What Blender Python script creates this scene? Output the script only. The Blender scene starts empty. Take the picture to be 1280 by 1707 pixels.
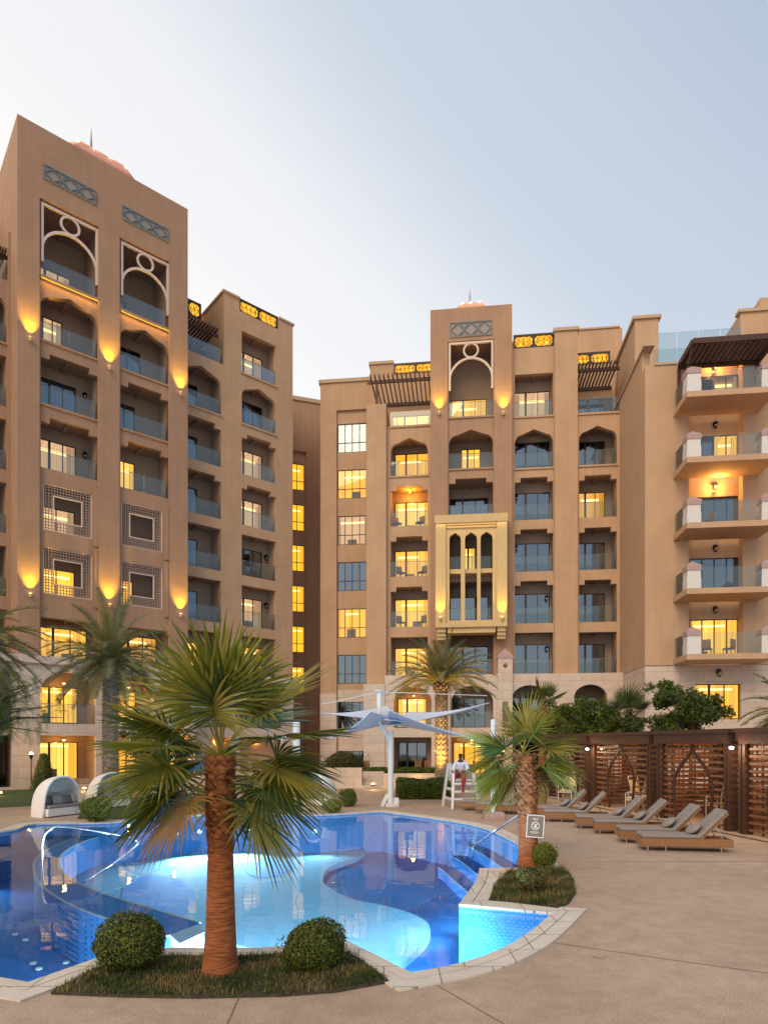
import bpy, math, random
from mathutils import Vector, Matrix
from mathutils.geometry import tessellate_polygon
random.seed(7)
R = math.radians
SC = bpy.context.scene
COL = SC.collection
F_PX, HZ, CH = 1080.0, 1240.0, 2.5      # focal length in photo pixels, horizon row, camera height

# ------------------------------------------------------------------ materials
def mat(name):
    m = bpy.data.materials.new(name); m.use_nodes = True
    return m, m.node_tree, m.node_tree.nodes['Principled BSDF']

def simple(name, col, rough=.6, metal=0, var=0.0, scale=6, bump=0.0, bscale=60, spec=.4, streak=0.0):
    m, nt, b = mat(name)
    b.inputs['Roughness'].default_value = rough
    b.inputs['Metallic'].default_value = metal
    b.inputs['Specular IOR Level'].default_value = spec
    b.inputs['Base Color'].default_value = (*col, 1)
    N, L = nt.nodes, nt.links
    if var or bump or streak:
        tc = N.new('ShaderNodeTexCoord')
    if var:
        n = N.new('ShaderNodeTexNoise'); n.inputs['Scale'].default_value = scale
        n.inputs['Detail'].default_value = 8; n.inputs['Roughness'].default_value = .65
        L.new(tc.outputs['Object'], n.inputs['Vector'])
        cr = N.new('ShaderNodeMapRange'); cr.inputs[1].default_value = .3; cr.inputs[2].default_value = .7
        cr.inputs[3].default_value = 1 - var; cr.inputs[4].default_value = 1 + var
        L.new(n.outputs['Fac'], cr.inputs[0])
        fac = cr.outputs[0]
        if streak:
            mp = N.new('ShaderNodeMapping'); mp.inputs['Scale'].default_value = (2.2, 2.2, .12)
            L.new(tc.outputs['Object'], mp.inputs['Vector'])
            n2 = N.new('ShaderNodeTexNoise'); n2.inputs['Scale'].default_value = 1.6; n2.inputs['Detail'].default_value = 5
            L.new(mp.outputs[0], n2.inputs['Vector'])
            c2 = N.new('ShaderNodeMapRange'); c2.inputs[1].default_value = .35; c2.inputs[2].default_value = .7
            c2.inputs[3].default_value = 1 + streak * .5; c2.inputs[4].default_value = 1 - streak
            L.new(n2.outputs['Fac'], c2.inputs[0])
            mu = N.new('ShaderNodeMath'); mu.operation = 'MULTIPLY'
            L.new(fac, mu.inputs[0]); L.new(c2.outputs[0], mu.inputs[1]); fac = mu.outputs[0]
        mx = N.new('ShaderNodeVectorMath'); mx.operation = 'SCALE'
        mx.inputs[0].default_value = col
        L.new(fac, mx.inputs['Scale'])
        L.new(mx.outputs[0], b.inputs['Base Color'])
    if bump:
        n = N.new('ShaderNodeTexNoise'); n.inputs['Scale'].default_value = bscale; n.inputs['Detail'].default_value = 6
        L.new(tc.outputs['Object'], n.inputs['Vector'])
        bp = N.new('ShaderNodeBump'); bp.inputs['Strength'].default_value = bump; bp.inputs['Distance'].default_value = .02
        L.new(n.outputs['Fac'], bp.inputs['Height']); L.new(bp.outputs[0], b.inputs['Normal'])
    return m

def emit(name, col, s, fold=0.0, fscale=9, vert=0.0):
    m = bpy.data.materials.new(name); m.use_nodes = True
    nt = m.node_tree; N, L = nt.nodes, nt.links; N.clear()
    o = N.new('ShaderNodeOutputMaterial'); e = N.new('ShaderNodeEmission')
    e.inputs[0].default_value = (*col, 1); e.inputs[1].default_value = s
    if fold:  # noise varies the emission in place of light and shade
        tc = N.new('ShaderNodeTexCoord'); w = N.new('ShaderNodeTexNoise')
        mp = N.new('ShaderNodeMapping'); mp.inputs['Scale'].default_value = (fscale, .3, vert or .05)
        L.new(tc.outputs['Object'], mp.inputs[0]); L.new(mp.outputs[0], w.inputs['Vector'])
        w.inputs['Scale'].default_value = 1.0; w.inputs['Detail'].default_value = 3
        r = N.new('ShaderNodeMapRange'); r.inputs[1].default_value = .3; r.inputs[2].default_value = .7
        r.inputs[3].default_value = s * (1 - fold); r.inputs[4].default_value = s * (1 + fold * .5)
        L.new(w.outputs['Fac'], r.inputs[0]); L.new(r.outputs[0], e.inputs[1])
    L.new(e.outputs[0], o.inputs[0])
    return m

def glassy(name, tint, base_refl=.06, rough=.0, dirt=0.0, gc=(.9, .95, 1)):
    """thin pane: transparent plus mirror by Fresnel"""
    m = bpy.data.materials.new(name); m.use_nodes = True
    nt = m.node_tree; N, L = nt.nodes, nt.links; N.clear()
    o = N.new('ShaderNodeOutputMaterial'); t = N.new('ShaderNodeBsdfTransparent')
    t.inputs[0].default_value = (*tint, 1)
    g = N.new('ShaderNodeBsdfGlossy'); g.inputs['Roughness'].default_value = rough; g.inputs[0].default_value = (*gc, 1)
    lw = N.new('ShaderNodeFresnel'); lw.inputs[0].default_value = 1.5
    a = N.new('ShaderNodeMath'); a.operation = 'ADD'; a.inputs[1].default_value = base_refl; a.use_clamp = True
    mx = N.new('ShaderNodeMixShader')
    L.new(lw.outputs[0], a.inputs[0]); L.new(a.outputs[0], mx.inputs[0])
    L.new(t.outputs[0], mx.inputs[1]); L.new(g.outputs[0], mx.inputs[2])
    out = mx
    if dirt:
        d = N.new('ShaderNodeBsdfDiffuse'); d.inputs[0].default_value = (.45, .52, .55, 1)
        m2 = N.new('ShaderNodeMixShader'); m2.inputs[0].default_value = dirt
        L.new(mx.outputs[0], m2.inputs[1]); L.new(d.outputs[0], m2.inputs[2]); out = m2
    L.new(out.outputs[0], o.inputs[0])
    return m

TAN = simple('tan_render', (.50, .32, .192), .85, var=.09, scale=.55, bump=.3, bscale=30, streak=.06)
TAN2 = simple('tan_render_light', (.52, .335, .205), .85, var=.08, scale=.55, bump=.3, bscale=30, streak=.05)
BROWN = simple('brown_render', (.385, .232, .145), .85, var=.10, scale=.55, bump=.3, bscale=30, streak=.07)
DBROWN = simple('dark_brown_render', (.24, .125, .075), .85, var=.08, scale=1.3, bump=.2, streak=.1)
SALMON = simple('salmon_render', (.62, .28, .19), .8, var=.06, scale=3)
COPE = simple('coping_render', (.50, .36, .23), .8, var=.08, scale=5)
GOLDW = simple('ochre_render', (.62, .45, .22), .8, var=.05, scale=2, bump=.2)
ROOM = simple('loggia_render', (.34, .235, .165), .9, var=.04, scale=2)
BRONZE = simple('bronze_frame', (.045, .035, .028), .45, metal=.3)
STEELG = simple('grey_lattice', (.17, .19, .20), .6)
WHITE = simple('white_paint', (.66, .64, .62), .5, var=.04, scale=9)
MOULD = simple('white_moulding', (.66, .54, .46), .6)
PINKST = simple('pink_stone', (.42, .29, .27), .7, var=.2, scale=14)
RUST = simple('oxide_steel', (.066, .030, .020), .5, var=.25, scale=7, metal=.1)
SLATM = simple('rust_slats', (.20, .09, .045), .55, var=.3, scale=9)
IRON = simple('black_iron', (.012, .012, .013), .4, metal=.5)
CHROME = simple('chrome', (.75, .75, .76), .12, metal=1)
DARKIN = simple('dark_room', (.03, .026, .024), .9, var=.5, scale=2)
CURT = simple('grey_curtain', (.30, .27, .25), .9, var=.3, scale=9)
PANE = glassy('window_glass', (.86, .88, .86), .02)
PANED = glassy('window_glass_unlit', (.40, .44, .46), .22, gc=(.60, .72, .84))  # unlit windows: darkness and blue reflection are put into the glass colours
RAILG = glassy('rail_glass', (.86, .91, .90), .0, dirt=.045)
E_W = emit('lit_room_yellow', (1.0, .47, .035), 1.9, .35)  # emitting room walls stand in for lamplight inside
E_O = emit('lit_room_orange', (1.0, .42, .05), 1.3, .4)
E_P = emit('peach_reflection_room', (.95, .54, .27), 1.0, .3)  # peach reflection in the panes, put in as glowing room walls
E_Y = emit('lit_stair_yellow', (1.0, .52, .02), 1.5, .1)
E_COVE = emit('cove_lamp', (1.0, .72, .26), 2.6)
E_AMB = emit('amber_backlight', (1.0, .43, .03), 1.9, .6, 5, 3)
E_LAMP = emit('lamp_bulb', (1.0, .68, .24), 7)
E_WHT = emit('white_bulb', (1.0, .93, .8), 30)

def stone_mat(name, c1, c2, mortar, sx, sz, msize=.006, rot=True):
    m, nt, b = mat(name); N, L = nt.nodes, nt.links
    tc = N.new('ShaderNodeTexCoord'); sp = N.new('ShaderNodeSeparateXYZ'); cb = N.new('ShaderNodeCombineXYZ')
    L.new(tc.outputs['Object'], sp.inputs[0])
    if rot:
        ad = N.new('ShaderNodeMath'); ad.operation = 'ADD'
        L.new(sp.outputs[0], ad.inputs[0]); L.new(sp.outputs[1], ad.inputs[1])
        L.new(ad.outputs[0], cb.inputs[0]); L.new(sp.outputs[2], cb.inputs[1])
    else:
        L.new(sp.outputs[0], cb.inputs[0]); L.new(sp.outputs[1], cb.inputs[1])
    br = N.new('ShaderNodeTexBrick'); L.new(cb.outputs[0], br.inputs['Vector'])
    br.inputs['Color1'].default_value = (*c1, 1); br.inputs['Color2'].default_value = (*c2, 1); br.inputs['Mortar'].default_value = (*mortar, 1)
    br.inputs['Scale'].default_value = 1; br.inputs['Brick Width'].default_value = sx; br.inputs['Row Height'].default_value = sz
    br.inputs['Mortar Size'].default_value = msize
    n = N.new('ShaderNodeTexNoise'); n.inputs['Scale'].default_value = 3; n.inputs['Detail'].default_value = 7
    L.new(tc.outputs['Object'], n.inputs['Vector'])
    mr = N.new('ShaderNodeMapRange'); mr.inputs[3].default_value = .82; mr.inputs[4].default_value = 1.18
    L.new(n.outputs['Fac'], mr.inputs[0])
    sc = N.new('ShaderNodeVectorMath'); sc.operation = 'SCALE'
    L.new(br.outputs['Color'], sc.inputs[0]); L.new(mr.outputs[0], sc.inputs['Scale'])
    L.new(sc.outputs[0], b.inputs['Base Color']); b.inputs['Roughness'].default_value = .75
    return m
STONE = stone_mat('limestone', (.62, .51, .43), (.56, .46, .385), (.40, .31, .25), 1.4, .62, .012)
COPST = stone_mat('pool_coping_stone', (.66, .59, .50), (.60, .53, .45), (.25, .2, .16), .6, .6, .008, rot=False)
def mosaic(name, c1, c2):
    m = stone_mat(name, c1, c2, tuple(x * .6 for x in c1), .05, .05, .004)
    m.node_tree.nodes['Principled BSDF'].inputs['Roughness'].default_value = .8
    m.node_tree.nodes['Principled BSDF'].inputs['Specular IOR Level'].default_value = .1
    return m
MOS_D = mosaic('blue_mosaic', (.06, .26, .68), (.08, .31, .76))
MOS_M = mosaic('mid_mosaic', (.08, .30, .68), (.10, .36, .74))
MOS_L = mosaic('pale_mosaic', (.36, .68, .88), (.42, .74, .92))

# water: mirror by Fresnel over a clear tint, small ripples
def water_mat():
    m = bpy.data.materials.new('pool_water'); m.use_nodes = True
    nt = m.node_tree; N, L = nt.nodes, nt.links; N.clear()
    o = N.new('ShaderNodeOutputMaterial'); t = N.new('ShaderNodeBsdfTransparent'); t.inputs[0].default_value = (.66, .87, .98, 1)
    g = N.new('ShaderNodeBsdfGlossy'); g.inputs['Roughness'].default_value = .015
    fr = N.new('ShaderNodeFresnel'); fr.inputs[0].default_value = 1.33
    tc = N.new('ShaderNodeTexCoord'); n = N.new('ShaderNodeTexNoise'); n.inputs['Scale'].default_value = 1.4; n.inputs['Detail'].default_value = 2
    L.new(tc.outputs['Object'], n.inputs['Vector'])
    bp = N.new('ShaderNodeBump'); bp.inputs['Strength'].default_value = .08; bp.inputs['Distance'].default_value = .05
    L.new(n.outputs['Fac'], bp.inputs['Height'])
    L.new(bp.outputs[0], g.inputs['Normal']); L.new(bp.outputs[0], fr.inputs['Normal'])
    mx = N.new('ShaderNodeMixShader'); L.new(fr.outputs[0], mx.inputs[0]); L.new(t.outputs[0], mx.inputs[1]); L.new(g.outputs[0], mx.inputs[2])
    L.new(mx.outputs[0], o.inputs[0])
    return m
WATER = water_mat()

def deck_mat():
    m, nt, b = mat('washed_concrete'); N, L = nt.nodes, nt.links
    tc = N.new('ShaderNodeTexCoord')
    a = N.new('ShaderNodeTexNoise'); a.inputs['Scale'].default_value = .45; a.inputs['Detail'].default_value = 6; a.inputs['Roughness'].default_value = .6
    c = N.new('ShaderNodeTexNoise'); c.inputs['Scale'].default_value = 75; c.inputs['Detail'].default_value = 3
    for n in (a, c): L.new(tc.outputs['Object'], n.inputs['Vector'])
    r = N.new('ShaderNodeValToRGB'); e = r.color_ramp.elements
    e[0].position = .3; e[0].color = (.37, .265, .19, 1); e[1].position = .72; e[1].color = (.49, .36, .265, 1)
    L.new(a.outputs['Fac'], r.inputs[0])
    mr = N.new('ShaderNodeMapRange'); mr.inputs[1].default_value = .36; mr.inputs[2].default_value = .64; mr.inputs[3].default_value = .68; mr.inputs[4].default_value = 1.3
    L.new(c.outputs['Fac'], mr.inputs[0])
    d = N.new('ShaderNodeTexNoise'); d.inputs['Scale'].default_value = 3.2; d.inputs['Detail'].default_value = 9; d.inputs['Roughness'].default_value = .75; L.new(tc.outputs['Object'], d.inputs['Vector'])
    m2 = N.new('ShaderNodeMapRange'); m2.inputs[1].default_value = .3; m2.inputs[2].default_value = .6; m2.inputs[3].default_value = .80; m2.inputs[4].default_value = 1.08; L.new(d.outputs['Fac'], m2.inputs[0])
    v = N.new('ShaderNodeTexVoronoi'); v.inputs['Scale'].default_value = 60; L.new(tc.outputs['Object'], v.inputs['Vector'])
    m3 = N.new('ShaderNodeMapRange'); m3.inputs[1].default_value = .0; m3.inputs[2].default_value = .35; m3.inputs[3].default_value = .80; m3.inputs[4].default_value = 1.04; L.new(v.outputs['Distance'], m3.inputs[0])
    q1 = N.new('ShaderNodeMath'); q1.operation = 'MULTIPLY'; L.new(mr.outputs[0], q1.inputs[0]); L.new(m2.outputs[0], q1.inputs[1])
    q2 = N.new('ShaderNodeMath'); q2.operation = 'MULTIPLY'; L.new(q1.outputs[0], q2.inputs[0]); L.new(m3.outputs[0], q2.inputs[1])
    s = N.new('ShaderNodeVectorMath'); s.operation = 'SCALE'; L.new(r.outputs[0], s.inputs[0]); L.new(q2.outputs[0], s.inputs['Scale'])
    L.new(s.outputs[0], b.inputs['Base Color']); b.inputs['Roughness'].default_value = .7
    bp = N.new('ShaderNodeBump'); bp.inputs['Strength'].default_value = .35; bp.inputs['Distance'].default_value = .01
    L.new(c.outputs['Fac'], bp.inputs['Height']); L.new(bp.outputs[0], b.inputs['Normal'])
    return m
DECK = deck_mat()
LAWN = simple('lawn', (.045, .075, .018), .95, var=.45, scale=14, bump=.6, bscale=90)
SOIL = simple('soil', (.06, .05, .03), .95, var=.5, scale=14)

def leafm(name, col, var=.3):
    m = simple(name, col, .5, var=var, scale=3.5)
    nt = m.node_tree; b = nt.nodes['Principled BSDF']; N, L = nt.nodes, nt.links
    tr = N.new('ShaderNodeBsdfTranslucent'); tr.inputs[0].default_value = (col[0] * 1.3, col[1] * 1.35, col[2], 1)
    mx = N.new('ShaderNodeMixShader'); mx.inputs[0].default_value = .25
    o = nt.nodes['Material Output']; L.new(b.outputs[0], mx.inputs[1]); L.new(tr.outputs[0], mx.inputs[2]); L.new(mx.outputs[0], o.inputs[0])
    return m
LF_D = leafm('leaf_dark', (.055, .085, .018)); LF_M = leafm('leaf_mid', (.125, .155, .02)); LF_Y = leafm('leaf_yellow_green', (.20, .21, .02))
FAN_A = leafm('fan_leaf_green', (.17, .18, .018)); FAN_B = leafm('fan_leaf_olive', (.33, .28, .05)); FAN_C = leafm('fan_leaf_dry', (.36, .19, .055))
FAN_D = leafm('fan_leaf_deep', (.06, .095, .022))
DATE_A = leafm('date_leaf_grey', (.17, .18, .09)); DATE_B = leafm('date_leaf_olive', (.25, .21, .07))
GR_A = leafm('grass_dark', (.06, .085, .018), .6); GR_B = leafm('grass_brown', (.26, .19, .08))
def trunk_mat(name, c1, c2, ring, sc=1.0):
    m, nt, b = mat(name); N, L = nt.nodes, nt.links
    tc = N.new('ShaderNodeTexCoord'); mp = N.new('ShaderNodeMapping'); mp.inputs['Scale'].default_value = (6, 6, ring)
    L.new(tc.outputs['Object'], mp.inputs[0])
    n = N.new('ShaderNodeTexNoise'); n.inputs['Scale'].default_value = sc; n.inputs['Detail'].default_value = 7; n.inputs['Roughness'].default_value = .7; L.new(mp.outputs[0], n.inputs['Vector'])
    r = N.new('ShaderNodeValToRGB'); e = r.color_ramp.elements; e[0].position = .36; e[0].color = (*c1, 1); e[1].position = .64; e[1].color = (*c2, 1)
    L.new(n.outputs['Fac'], r.inputs[0]); L.new(r.outputs[0], b.inputs['Base Color']); b.inputs['Roughness'].default_value = .85
    bp = N.new('ShaderNodeBump'); bp.inputs['Strength'].default_value = .7; bp.inputs['Distance'].default_value = .02
    L.new(n.outputs['Fac'], bp.inputs['Height']); L.new(bp.outputs[0], b.inputs['Normal'])
    return m
TR_RED = trunk_mat('palm_trunk_red', (.13, .035, .010), (.46, .15, .045), 48)
TR_BOOT = trunk_mat('palm_boots', (.12, .035, .012), (.55, .22, .08), 16)
TR_DATE = trunk_mat('date_trunk', (.10, .07, .045), (.36, .27, .18), 12)
BARK = trunk_mat('bark', (.05, .035, .025), (.13, .09, .06), 4)
WICK = simple('wicker', (.30, .145, .06), .55, var=.25, scale=40, bump=.5, bscale=80)
CUSH = simple('grey_cushion', (.27, .235, .215), .9, var=.08, scale=12, bump=.2, bscale=120)
CUSHD = simple('charcoal_cushion', (.13, .12, .13), .9, var=.1)
CREAM = simple('cream_cushion', (.60, .52, .28), .85)
WWICK = simple('white_wicker', (.80, .77, .74), .7, var=.08, scale=30, bump=.6, bscale=70)
SAIL = simple('sail_fabric', (.56, .63, .76), .6, var=.04)
SKIN = simple('skin', (.11, .055, .032), .5); SHIRT = simple('white_shirt', (.68, .69, .76), .8); TROU = simple('red_trousers', (.30, .02, .03), .8)
HAIR = simple('black_hair', (.01, .009, .008), .6)
SIGNP = simple('sign_plate', (.20, .125, .08), .85, var=.1); SIGNW = simple('sign_white', (.75, .72, .68), .5)
JOINT = simple('joint_dark', (.19, .14, .11), .9)

# ------------------------------------------------------------------ mesh helpers
class MB:
    def __init__(s): s.v = []; s.f = []; s.m = []
    def add(s, vs, fs, m=0):
        b = len(s.v); s.v += [tuple(v) for v in vs]
        for f in fs: s.f.append(tuple(i + b for i in f)); s.m.append(m)
        return s
    def quad(s, a, b, c, d, m=0): return s.add([a, b, c, d], [(0, 1, 2, 3)], m)
    def box(s, x0, x1, y0, y1, z0, z1, m=0):
        return s.add([(x0, y0, z0), (x1, y0, z0), (x1, y1, z0), (x0, y1, z0), (x0, y0, z1), (x1, y0, z1), (x1, y1, z1), (x0, y1, z1)],
                     [(0, 3, 2, 1), (4, 5, 6, 7), (0, 1, 5, 4), (1, 2, 6, 5), (2, 3, 7, 6), (3, 0, 4, 7)], m)
    def bar(s, a, b, w, h=None, m=0, up=(0, 0, 1)):
        a = Vector(a); b = Vector(b); h = h or w; d = (b - a).normalized(); u = Vector(up)
        if abs(d.dot(u)) > .98: u = Vector((0, 1, 0))
        x = d.cross(u).normalized() * w / 2; z = x.cross(d).normalized() * h / 2
        vs = [p + sx * x + sz * z for p in (a, b) for sx, sz in ((-1, -1), (1, -1), (1, 1), (-1, 1))]
        return s.add(vs, [(0, 1, 2, 3), (7, 6, 5, 4), (0, 4, 5, 1), (1, 5, 6, 2), (2, 6, 7, 3), (3, 7, 4, 0)], m)
    def tube(s, pts, r, n=8, m=0, cap=True):
        pts = [Vector(p) for p in pts]; rs = r if isinstance(r, (list, tuple)) else [r] * len(pts)
        b = len(s.v); prev = None
        for i, p in enumerate(pts):
            d = (pts[min(i + 1, len(pts) - 1)] - pts[max(i - 1, 0)]).normalized()
            if prev is None:
                u = Vector((0, 0, 1)) if abs(d.z) < .9 else Vector((1, 0, 0))
                x = d.cross(u).normalized()
            else:
                x = (prev - d * prev.dot(d)).normalized()
            prev = x; y = d.cross(x)
            for k in range(n):
                a = 2 * math.pi * k / n; q = p + (x * math.cos(a) + y * math.sin(a)) * rs[i]; s.v.append(tuple(q))
        for i in range(len(pts) - 1):
            for k in range(n):
                s.f.append((b + i * n + k, b + i * n + (k + 1) % n, b + (i + 1) * n + (k + 1) % n, b + (i + 1) * n + k)); s.m.append(m)
        if cap:
            s.f.append(tuple(b + k for k in range(n))[::-1]); s.m.append(m)
            e = b + (len(pts) - 1) * n; s.f.append(tuple(e + k for k in range(n))); s.m.append(m)
        return s
    def sphere(s, c, r, n=10, m=0, z0=-1.0):
        rx, ry, rz = r if isinstance(r, (tuple, list)) else (r, r, r); b = len(s.v); k = n // 2 + 1
        a0 = math.asin(z0)
        for i in range(k + 1):
            a = a0 + (math.pi / 2 - a0) * i / k
            for j in range(n):
                t = 2 * math.pi * j / n
                s.v.append((c[0] + rx * math.cos(a) * math.cos(t), c[1] + ry * math.cos(a) * math.sin(t), c[2] + rz * math.sin(a)))
        for i in range(k):
            for j in range(n):
                s.f.append((b + i * n + j, b + i * n + (j + 1) % n, b + (i + 1) * n + (j + 1) % n, b + (i + 1) * n + j)); s.m.append(m)
        return s
    def poly(s, outer, holes, fn, m=0, flip=False):
        loops = [[Vector((p[0], p[1], 0)) for p in L] for L in [outer] + holes]
        tris = tessellate_polygon(loops); flat = [p for L in loops for p in L]
        b = len(s.v); s.v += [tuple(fn(p.x, p.y)) for p in flat]
        for t in tris:
            a, c, d = [flat[i] for i in t]
            ccw = (c - a).cross(d - a).z > 0
            t = t if ccw != flip else t[::-1]
            s.f.append(tuple(b + i for i in t)); s.m.append(m)
        return s
    def prism(s, outer, fn0, fn1, m=0, caps=(1, 1)):
        if caps[0]: s.poly(outer, [], fn0, m)
        if caps[1]: s.poly(outer, [], fn1, m, True)
        n = len(outer)
        for i in range(n):
            a, c = outer[i], outer[(i + 1) % n]
            s.quad(fn0(*a), fn1(*a), fn1(*c), fn0(*c), m)
        return s
    def build(s, name, mats, parent=None, smooth=False, loc=None, bevel=0):
        me = bpy.data.meshes.new(name); me.from_pydata(s.v, [], s.f)
        mats = mats if isinstance(mats, (list, tuple)) else [mats]
        for mt in mats: me.materials.append(mt)
        if len(mats) > 1: me.polygons.foreach_set('material_index', s.m)
        if smooth: me.polygons.foreach_set('use_smooth', [True] * len(me.polygons))
        me.update()
        o = bpy.data.objects.new(name, me); COL.objects.link(o)
        if parent: o.parent = parent
        if loc: o.location = loc
        if bevel:
            b = o.modifiers.new('b', 'BEVEL'); b.width = bevel; b.segments = 2; b.limit_method = 'ANGLE'
        return o

def tag(o, label, cat, group=None):
    o['label'] = label; o['category'] = cat
    if group: o['group'] = group
    return o
def structure(o): o['kind'] = 'structure'; return o
def empty(name, loc, rz=0):
    o = bpy.data.objects.new(name, None); COL.objects.link(o); o.location = loc; o.rotation_euler = (0, 0, rz); o.empty_display_size = .2
    return o
def copy_tree(o, parent=None):
    c = o.copy(); COL.objects.link(c); c.parent = parent
    for ch in list(o.children): copy_tree(ch, c)
    return c
def lamp(name, kind, loc, energy, col, parent=None, **kw):
    l = bpy.data.lights.new(name, kind); l.energy = energy; l.color = col
    for k, v in kw.items(): setattr(l, k, v)
    o = bpy.data.objects.new(name, l); COL.objects.link(o); o.location = loc
    if parent: o.parent = parent
    return o
def G(u, v, z=0.0):
    """the point of a horizontal plane at height z seen at photo pixel (u, v)"""
    Y = F_PX * (CH - z) / (v - HZ); return ((u - 640) / F_PX * Y, Y)
def at(u, v, Y): return Vector(((u - 640) / F_PX * Y, Y, CH + (HZ - v) / F_PX * Y))

# ------------------------------------------------------------------ camera, world
cam = bpy.data.cameras.new('camera'); co = bpy.data.objects.new('camera', cam); COL.objects.link(co)
co.location = (0, 0, CH); co.rotation_euler = (R(90), 0, 0)
cam.sensor_fit = 'HORIZONTAL'; cam.sensor_width = 36; cam.lens = F_PX / 1280 * 36
cam.shift_y = (HZ - 1707 / 2) / 1280; cam.clip_end = 3000; cam.clip_start = .05
SC.camera = co
SUN_EL, SUN_ROT = 38, -157
w = bpy.data.worlds.new('World'); SC.world = w; w.use_nodes = True
nt = w.node_tree; N, L = nt.nodes, nt.links; N.clear()
wo = N.new('ShaderNodeOutputWorld'); bg = N.new('ShaderNodeBackground')
sky = N.new('ShaderNodeTexSky'); sky.sky_type = 'NISHITA'; sky.sun_disc = False
sky.sun_elevation = R(SUN_EL); sky.sun_rotation = R(SUN_ROT); sky.air_density = 1.2; sky.dust_density = 2.0
tc = N.new('ShaderNodeTexCoord'); nm = N.new('ShaderNodeVectorMath'); nm.operation = 'NORMALIZE'
L.new(tc.outputs['Generated'], nm.inputs[0])
dt = N.new('ShaderNodeVectorMath'); dt.operation = 'DOT_PRODUCT'; dt.inputs[1].default_value = Vector((.62, -.22, .75)).normalized()
L.new(nm.outputs[0], dt.inputs[0])
rp = N.new('ShaderNodeValToRGB'); el = rp.color_ramp.elements
stops = [(.30, (1.10, .98, .86)), (.50, (1.06, 1.0, .95)), (.60, (.90, .90, .91)), (.72, (.59, .65, .74)), (.86, (.42, .51, .63)), (1.0, (.34, .45, .60))]
while len(el) < len(stops): el.new(.5)
for e, (p, c) in zip(el, stops): e.position = p; e.color = (*c, 1)
mr = N.new('ShaderNodeMapRange'); mr.inputs[1].default_value = -1; mr.inputs[2].default_value = 1
L.new(dt.outputs['Value'], mr.inputs[0]); rp.color_ramp.interpolation = 'EASE'; L.new(mr.outputs[0], rp.inputs[0])
s1 = N.new('ShaderNodeVectorMath'); s1.operation = 'SCALE'; s1.inputs['Scale'].default_value = .02
L.new(sky.outputs[0], s1.inputs[0])
s2 = N.new('ShaderNodeVectorMath'); s2.operation = 'SCALE'; s2.inputs['Scale'].default_value = .90
L.new(rp.outputs[0], s2.inputs[0])
ad = N.new('ShaderNodeVectorMath'); ad.operation = 'ADD'; L.new(s1.outputs[0], ad.inputs[0]); L.new(s2.outputs[0], ad.inputs[1])
L.new(ad.outputs[0], bg.inputs[0]); bg.inputs[1].default_value = 1.0
L.new(bg.outputs[0], wo.inputs[0])
sun = lamp('sun', 'SUN', (0, -20, 40), 1.62, (1.0, .74, .46), angle=R(35))
sd = Vector((-.30, -.72, .62)).normalized()
sun.rotation_euler = sd.to_track_quat('Z', 'Y').to_euler()
SC.view_settings.view_transform = 'Standard'; SC.view_settings.look = 'None'; SC.view_settings.exposure = .10; SC.view_settings.gamma = 1
SC.cycles.max_bounces = 6; SC.cycles.transparent_max_bounces = 14; SC.cycles.caustics_reflective = False; SC.cycles.caustics_refractive = False
SC.cycles.use_denoising = True; SC.cycles.sample_clamp_indirect = 4
# ------------------------------------------------------------------ building kit
def LV(k): return 7.35 + 3.66 * k
class Frame:
    """a facade plane: origin (x, y), x axis turned by ang; local y runs into the building"""
    def __init__(s, ox, oy, ang):
        s.o = Vector((ox, oy)); s.a = ang; s.r = Vector((math.cos(ang), math.sin(ang))); s.n = Vector((-math.sin(ang), math.cos(ang)))
    def t(s, u, d=0):
        k = (u - 640) / F_PX; q = Vector((k, 1)); return (s.n.dot(s.o) + d) / s.n.dot(q), q
    def s(s, u, d=0):
        t, q = s.t(u, d); return s.r.dot(q * t - s.o)
    def z(s, u, v, d=0):
        t, q = s.t(u, d); return CH + (HZ - v) / F_PX * t
FL = Frame(-20.4, 36.03, math.atan2(.6508, .7593))
FR = Frame(0, 46.98, R(-6.6))

def opening(kind, a, b, z0, z1):
    W = b - a; m = (a + b) / 2
    if kind == 'rect': return [(a, z0), (b, z0), (b, z1), (a, z1)]
    if kind == 'step':
        w, h = W * .15, .32
        return [(a, z0), (b, z0), (b, z1 - h), (b - w, z1 - h), (b - w, z1), (a + w, z1), (a + w, z1 - h), (a, z1 - h)]
    if kind == 'arch':
        w, h, rs = W * .17, min(.62, W * .45), min(.38, W * .22); p = [(a, z0), (b, z0)]
        for i in range(7):
            t = i / 6 * math.pi / 2; p.append((b - w + w * math.cos(t), z1 - rs - h + h * math.sin(t)))
        p.append((m, z1))
        for i in range(7):
            t = math.pi / 2 + i / 6 * math.pi / 2; p.append((a + w + w * math.cos(t), z1 - rs - h + h * math.sin(t)))
        return p
    if kind == 'round':
        r = W / 2; n = 18
        return [(a, z0), (b, z0)] + [(m + r * math.cos(math.pi * i / n), z1 - r * .8 + r * .8 * math.sin(math.pi * i / n)) for i in range(n + 1)]

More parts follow.
